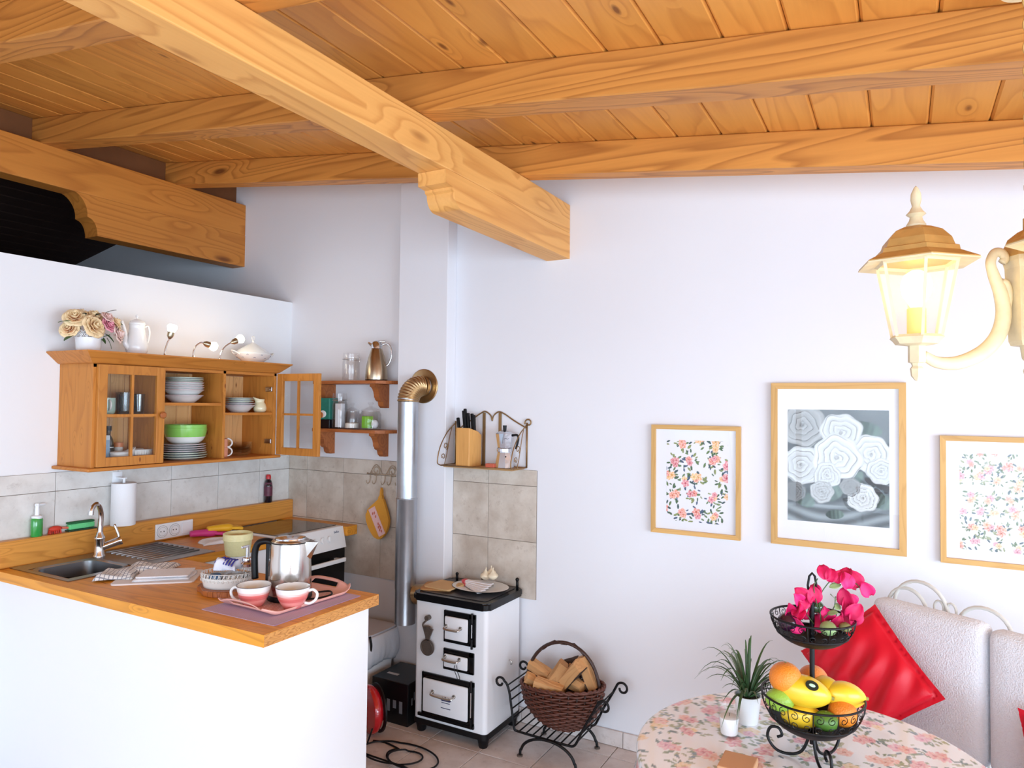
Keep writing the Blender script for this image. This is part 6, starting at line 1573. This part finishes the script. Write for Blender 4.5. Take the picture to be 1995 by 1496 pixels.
# upper bowl
fruit('aubergine', 'small dark purple aubergine at the left of the upper basket', (-.052, -.030, .352), (.028, .026, .024), mat('aubergine_skin', (54, 20, 46), .15, coat=.5), None, .4, cat_='vegetable')
fruit('green_pepper', 'small dark green pepper behind the flowers in the upper basket', (.008, .016, .388), (.020, .018, .016), mat('pepper_skin', (52, 70, 46), .2, coat=.5), None, 0, cat_='vegetable')
fruit('green_tomato', 'pale green tomato at the front of the upper basket', (.040, -.030, .350), (.020, .020, .018), mat('green_tomato_skin', (150, 178, 120), .25, coat=.3, var=.15), None, 0, cat_='tomato')
fruit('olive_fig', 'olive green fig at the right of the upper basket', (.076, .010, .348), (.015, .013, .012), mat('olive_skin', (140, 140, 90), .4), None, 0, cat_='fig')
M_bract = mat('magenta_bract', (214, 16, 88), .6, var=.18, vscale=40); M_bract2 = mat('bright_magenta_bract', (232, 30, 110), .6, var=.15, vscale=40)
t = thing('bougainvillea_sprig', 'arching sprig of magenta bougainvillea in the upper basket', 'flowers', (SC.x, SC.y, TZ+.36), world=False)
R3 = Vector((.875, .485, 0)); U3 = Vector((0, 0, 1)); F3 = Vector((.485, -.874, 0))
def P3(r, u, f=0): return R3*r+U3*u+F3*f
st = [[(.02, -.02), (.015, .05), (.03, .085), (.06, .11), (.10, .098), (.125, .075)], [(.02, .0), (.05, .03), (.055, .06)], [(.0, -.01), (-.03, .03), (-.045, .055)], [(.01, .03), (.0, .08), (.01, .105)]]
b = MB()
for s in st: b.tube(spline([P3(r, u, .01) for r, u in s], 5), .0013, 5)
b.build('stems', M_leaf, t, smooth=True)
br = bmesh.new()
cl = [(.026, .118), (.042, .112), (.062, .108), (.075, .100), (.088, .110), (.106, .098), (.128, .082), (.135, .074), (-.030, .062), (-.048, .058), (-.028, .040), (-.048, .030), (-.060, .020), (-.036, .010), (.0, .062), (.012, .070), (-.012, .052), (.086, .058), (.098, .050), (.082, .036), (.096, .026), (.070, .008), (.088, -.002), (.100, .010), (.040, .012), (.055, .002), (.022, -.012), (-.044, -.008), (-.015, .020)]
bm_b = MB(); bm_b.grid(lambda u, v: ((u-.5)*.036*(math.sin(PI*min(1, v*.9+.06))**.6), (v-.45)*.040, .010*abs(u-.5)*2+.006*math.sin(v*4)), 6, 7)
first = None
for i, (r, u) in enumerate(cl):
    if first is None:
        first = bm_b.build('bract', M_bract, t, smooth=True, solid=.0004); o = first
        f2 = first.copy(); f2.data = first.data.copy(); f2.data.materials[0] = M_bract2
    else:
        o = (first if i % 3 else f2).copy(); C.objects.link(o)
    rr_ = np.random.RandomState(i+50); o.location = P3(r, u, rr_.uniform(-.008, .022))
    s = rr_.uniform(.85, 1.25); o.scale = (s, s, s); o.rotation_euler = (PI/2+rr_.uniform(-.8, .8), rr_.uniform(-.9, .9), .5+rr_.uniform(-.9, .9))
for (r, u, a) in ((.035, .085, .3), (.05, .03, 1.2), (.03, .02, -.6), (.052, .052, 2.)):
    o = leaf(.030, .009, .2).build('leaf', mat('pale_leaf', (150, 176, 120), .6), t, smooth=True, solid=.0004); o.location = P3(r, u, .02); o.rotation_euler = (.8, -.4, a)

# ------------------------------------------------------------------ white iron bench with cushions
DN = Vector((.863, -.505, 0)); NN = Vector((-.505, -.863, 0))   # along the bench, and out of its back towards the room
A0 = Vector((-.07, 3.09, 0))
def BP(s, n, z): return A0+DN*s+NN*n+Vector((0, 0, z))
M_wiron = mat('white_iron', (224, 222, 214), .4, bump=.05)
t = thing('iron_bench', 'white wrought iron bench with looped back in the corner behind the table', 'bench', tuple(BP(.6, .25, 0)))
b = MB()
for s0 in (.13, .62, 1.11):
    b.tube([BP(s0-.085+.085*(1-math.cos(a)), -.03, .955+.075*math.sin(a)) for a in np.linspace(0, PI, 14)], .008, 8) if s0 > 5 else b.tube([BP(s0+.10*math.cos(a), -.03, .90+.105*math.sin(a)) for a in np.linspace(0, PI, 16)], .007, 8)
for s0 in (-.02+.02, .40): pass
b.tube([BP(.08+.075*math.cos(a), -.03, .885+.085*math.sin(a)) for a in np.linspace(0, PI, 14)], .007, 8)
for c in (.197, .222+.018):
    b.tube([BP(c+.017*math.cos(a), -.03, .925+.026*math.sin(a)) for a in np.linspace(0, 2*PI, 16)[:-1]], .0045, 6, closed=True)
b.tube([BP(.35+.085*math.cos(a), -.03, .885+.078*math.sin(a)) for a in np.linspace(0, PI, 14)], .007, 8)
b.tube([BP(s, -.03, .88) for s in np.linspace(-.02, 1.3, 3)], .008, 8)
b.build('scrolled_back', M_wiron, t, smooth=True)
for s in np.arange(.0, 1.3, .12): MB().cyl(BP(s, -.03, .40), BP(s, -.03, .88), .005, seg=7).build('back_bar', M_wiron, t, smooth='auto')
b = MB()
for n_ in np.linspace(0.0, .5, 6): b.tube([BP(-.02, n_, .375), BP(1.3, n_, .375)], .008, 7)
for s in (-.02, 1.3): b.tube([BP(s, -.02, .375), BP(s, .5, .375)], .010, 7)
b.build('seat_frame', M_wiron, t, smooth=True)
for s in (-.02, 1.28):
    for n_ in (-.03, .48): MB().tube(spline([BP(s, n_, .41), BP(s, n_, .2), BP(s, n_+.02, .0)], 4), .010, 8).build('leg', M_wiron, t, smooth=True)
for i, off in enumerate((-.075, -.045, -.015, .015)):
    MB().tube(spline([BP(off, -.02, .66), BP(off-.01, .06, .715), BP(off-.02, .16, .735), BP(off-.02, .26, .70), BP(off-.015, .33, .60), BP(off-.01, .36, .42)], 6), .0065, 8).build('arm_hoop', M_wiron, t, smooth=True)
M_boucle = mat('white_boucle', (243, 243, 248), 1., bump=.7, bscale=210, sheen=.2)
def cushion(label, s0, s1, z0, z1, n0, n1, group, seed=0, lean=.0):
    r = np.random.RandomState(seed); b = MB()
    b.box(s0, s1, n0, n1, z0, z1, bev=.028)
    bmesh.ops.subdivide_edges(b.bm, edges=[e for e in b.bm.edges if e.calc_length() > .1], cuts=8, use_grid_fill=True)
    cs, cz, cn = (s0+s1)/2, (z0+z1)/2, (n0+n1)/2
    hs, hz, hn = (s1-s0)/2, (z1-z0)/2, (n1-n0)/2
    for v in b.bm.verts:
        x, y, z = v.co; u = (x-cs)/hs; w = (z-cz)/hz; q = (y-cn)/hn
        if hn < hz: y += .014*q*(1-u*u)*(1-w*w)
        else: z += .014*w*(1-u*u)*(1-q*q)
        y += lean*(z-z0)
        v.co = BP(x, y, z)
    return b.build('bench_cushion', M_boucle, smooth=True, label=label, cat='cushion', group=group)
cushion('white boucle back cushion, the left one behind the red pillow', .006, .401, .455, .935, .002, .085, 'white bench back cushions', lean=-.0)
cushion('white boucle back cushion at the right edge', .408, .80, .455, .925, .002, .085, 'white bench back cushions', 1)
cushion('white seat cushion under the red pillow', -.01, .395, .385, .452, .01, .50, 'white bench seat cushions', 2)
cushion('white seat cushion at the bottom right corner', .402, .80, .385, .452, .01, .50, 'white bench seat cushions', 3)
M_satinr = mat('red_satin', (214, 2, 36), .42, var=.12, vscale=10, sheen=.1, spec=.35)
def pillow(label, T, Rr, L, thick, seed):
    T, Rr, L = Vector(T), Vector(Rr), Vector(L); e1 = Rr-T; e2 = L-T; nrm_ = e1.cross(e2).normalized()
    if nrm_.dot(Vector((0, -1, .2))) < 0: nrm_ = -nrm_
    r = np.random.RandomState(seed)
    fl = .055
    def f(u, v, s):
        # narrow flange around a stuffed body
        uu = (u-.5)*2; vv = (v-.5)*2
        p = T+e1*u+e2*v; m_ = max(abs(uu), abs(vv))
        k = max(0, 1-abs(uu)**2.4)*max(0, 1-abs(vv)**2.4) if m_ < .88 else 0
        pin = 1-.05*(abs(uu)*(1-abs(vv)))*1.; c = T+(e1+e2)*.5; p = c+(p-c)*(1-.045*math.sin(PI*v)*abs(uu)**3-.045*math.sin(PI*u)*abs(vv)**3)
        h = thick*.5*k**.45
        wr = (.007*math.sin(8*uu+5*vv*vv+1)*math.sin(3*vv+1.2)+.009*math.sin(9*(uu-vv*.9)+2*math.sin(2*uu+1.5*vv))*math.exp(-1.1*(uu*uu+vv*vv)))*min(1, k*3)
        return p+nrm_*(s*(h+.0012)+wr)
    b = MB(); n = 48
    b.grid(lambda u, v: f(u, v, 1), n, n); b.grid(lambda u, v: f(u, v, -1), n, n)
    bmesh.ops.remove_doubles(b.bm, verts=b.bm.verts[:], dist=.0026)
    return b.build('red_pillow', M_satinr, smooth=True, label=label, cat='pillow')
pillow('crumpled red satin pillow standing on its corner against the left back cushion', (-.089, 2.927, .931), (.124, 2.779, .684), (-.345, 2.94, .712), .125, 1)
pillow('red pillow just entering the picture at the right edge', (.306, 2.66, .740), (.60, 2.48, .73), (.335, 2.62, .46), .11, 4)

# ------------------------------------------------------------------ chandelier with lanterns
HB = Vector((.246, 1.885, 0))
ch = thing('chandelier', 'cream distressed metal chandelier with hexagonal lanterns on curved arms', 'chandelier', (HB.x, HB.y, 1.70))
q = Matrix.Translation((HB.x, HB.y, 0)); 
MB().lathe([(0, 1.79), (.036, 1.79), (.040, 1.80), (.046, 1.96), (.050, 1.975), (.050, 1.985)], seg=6, mtx=q).build('hub', M_cream, ch)
M_gold = mat('gilded_cream', (206, 164, 96), .45, .25, var=.25, vscale=30)
MB().lathe([(.052, 1.985), (.050, 2.0), (.040, 2.025), (.022, 2.04), (.012, 2.045), (.012, 2.07), (0, 2.07)], seg=6, mtx=q).build('hub_dome', M_gold, ch)
MB().lathe([(0, 1.70), (.009, 1.712), (.014, 1.735), (.009, 1.752), (.016, 1.762), (.020, 1.79)], seg=20, mtx=q).build('hub_finial', M_cream, ch, smooth='auto')
zt_ = zc(HB.x)
b = MB(); z = 2.07; k = 0
while z < zt_-.05:
    a = (k % 2)*PI/2
    b.tube([(HB.x+.008*math.cos(u)*math.cos(a), HB.y+.008*math.cos(u)*math.sin(a), z+.016+.016*math.sin(u)) for u in np.linspace(0, 2*PI, 12)[:-1]], .002, 5, closed=True); z += .026; k += 1
b.build('chain', M_gold, ch, smooth=True)
MB().lathe([(.05, zt_-.02), (.048, zt_-.01), (.05, zt_+.002)], seg=28, mtx=q).build('ceiling_rose', M_cream, ch, smooth='auto')
M_lglass = None
def frosted():
    mt, nt, b = base_mat('beaded_lantern_glass'); nt.nodes.remove(b); lk = nt.links.new
    t = N(nt, 'ShaderNodeBsdfTransparent'); d = N(nt, 'ShaderNodeBsdfTranslucent'); d.inputs[0].default_value = (1, .95, .84, 1)
    ms = N(nt, 'ShaderNodeMixShader'); ms.inputs[0].default_value = .2; lk(t.outputs[0], ms.inputs[1]); lk(d.outputs[0], ms.inputs[2]); lk(ms.outputs[0], nt.nodes['Material Output'].inputs[0])
    return mt
M_lglass = frosted()
def lantern(ang, zoff=0):
    d = Vector((math.cos(ang), math.sin(ang), 0)); c = HB+d*.239
    q = Matrix.Translation((c.x, c.y, zoff)) @ Matrix.Rotation(ang+.30, 4, 'Z')
    z0 = 1.0
    # body frame
    b = MB(); rt, rb, zt, zb_ = .082, .050, 1.972, 1.806
    for k in range(6):
        a = 2*PI*k/6; b.tube([(rb*math.cos(a), rb*math.sin(a), zb_), (rt*math.cos(a), rt*math.sin(a), zt)], .0042, 4)
    for r, z, w in ((rt, zt, .006), (rb, zb_, .006)): b.tube([(r*math.cos(2*PI*k/6), r*math.sin(2*PI*k/6), z) for k in range(6)], w, 4, closed=True)
    bmesh.ops.transform(b.bm, matrix=q, verts=b.bm.verts[:]); fr = b.build('lantern_frame', M_cream, ch)
    for k in range(6):
        a0, a1 = 2*PI*k/6, 2*PI*(k+1)/6
        P = [Vector((rb*math.cos(a0), rb*math.sin(a0), zb_)), Vector((rb*math.cos(a1), rb*math.sin(a1), zb_)), Vector((rt*math.cos(a1), rt*math.sin(a1), zt)), Vector((rt*math.cos(a0), rt*math.sin(a0), zt))]
        g = MB().quad([q @ p for p in P]); g.build('pane', M_lglass, fr)
    MB().lathe([(.088, 1.972), (.122, 1.968), (.122, 1.972), (.086, 1.990), (.084, 2.000), (.076, 2.003), (.070, 2.020), (.052, 2.040), (.030, 2.050), (.018, 2.052)], seg=6, mtx=q).build('lantern_roof', M_gold, ch)
    MB().lathe([(.086, 1.9715), (.1235, 1.9665), (.1235, 1.9695), (.086, 1.975)], seg=6, mtx=q, cap=False).build('lantern_eave', M_cream, ch)
    MB().lathe([(.018, 2.050), (.020, 2.056), (.014, 2.066), (.012, 2.074), (.020, 2.080), (.013, 2.088), (.008, 2.098), (.011, 2.112), (.010, 2.126), (.004, 2.140), (0, 2.144)], seg=20, mtx=q).build('roof_finial', M_cream, ch, smooth='auto')
    MB().lathe([(.054, 1.806), (.044, 1.792), (.018, 1.788), (.018, 1.752), (.012, 1.750), (.010, 1.744), (.014, 1.738), (.012, 1.722), (.004, 1.712), (0, 1.711)], seg=6, mtx=q).build('lantern_base', M_cream, ch)
    MB().lathe([(0, 1.806), (.019, 1.806), (.019, 1.870), (.016, 1.872), (0, 1.872)], seg=20, mtx=q).build('candle_sleeve', mat('warm_candle_sleeve', (246, 206, 120), .5, emit=(255, 190, 96), es=.5), ch, smooth='auto')
    M_b2 = mat('lantern_bulb', (255, 244, 214), .4, emit=(255, 226, 150), es=5)
    MB().lathe([(0, 1.870), (.012, 1.874), (.028, 1.900), (.032, 1.922), (.026, 1.944), (.010, 1.955), (0, 1.956)], seg=22, mtx=q).build('bulb', M_b2, ch, smooth=True)
    pl = bpy.data.lights.new('lantern_light', 'POINT'); pl.energy = .55; pl.color = (1, .84, .58); pl.shadow_soft_size = .035
    po = bpy.data.objects.new('lantern_light', pl); C.objects.link(po); po.parent = ch; po.location = Vector((c.x, c.y, 1.925))-Vector(ch['_w'])
    # arm
    def A(r, z): return Vector((HB.x, HB.y, 0))+d*r+Vector((0, 0, z))
    pts = [A(.225, 1.768), (A(.195, 1.752)), A(.15, 1.752), A(.10, 1.775), A(.068, 1.812), A(.056, 1.858), A(.062, 1.905), A(.076, 1.945), A(.082, 1.972), A(.074, 1.992), A(.060, 1.994), A(.052, 1.982), A(.058, 1.972)]
    sp = spline(pts, 6); n = len(sp)
    MB().tube(sp, [.0085+.005*math.sin(PI*min(1, i/(n*.62)))-.003*max(0, i/n-.75)*4*.5 for i in range(n)], 10, flat=1.25).build('arm', M_cream, ch, smooth=True)
    MB().tube(spline([A(.060, 1.93), A(.050, 1.925), A(.044, 1.90), A(.050, 1.86)], 4), .008, 8).build('arm_bracket', M_cream, ch, smooth=True)
lantern(math.radians(204.8)); lantern(math.radians(283)); lantern(math.radians(348.8))
for o in list(bpy.data.objects):
    if '_w' in o: del o['_w']
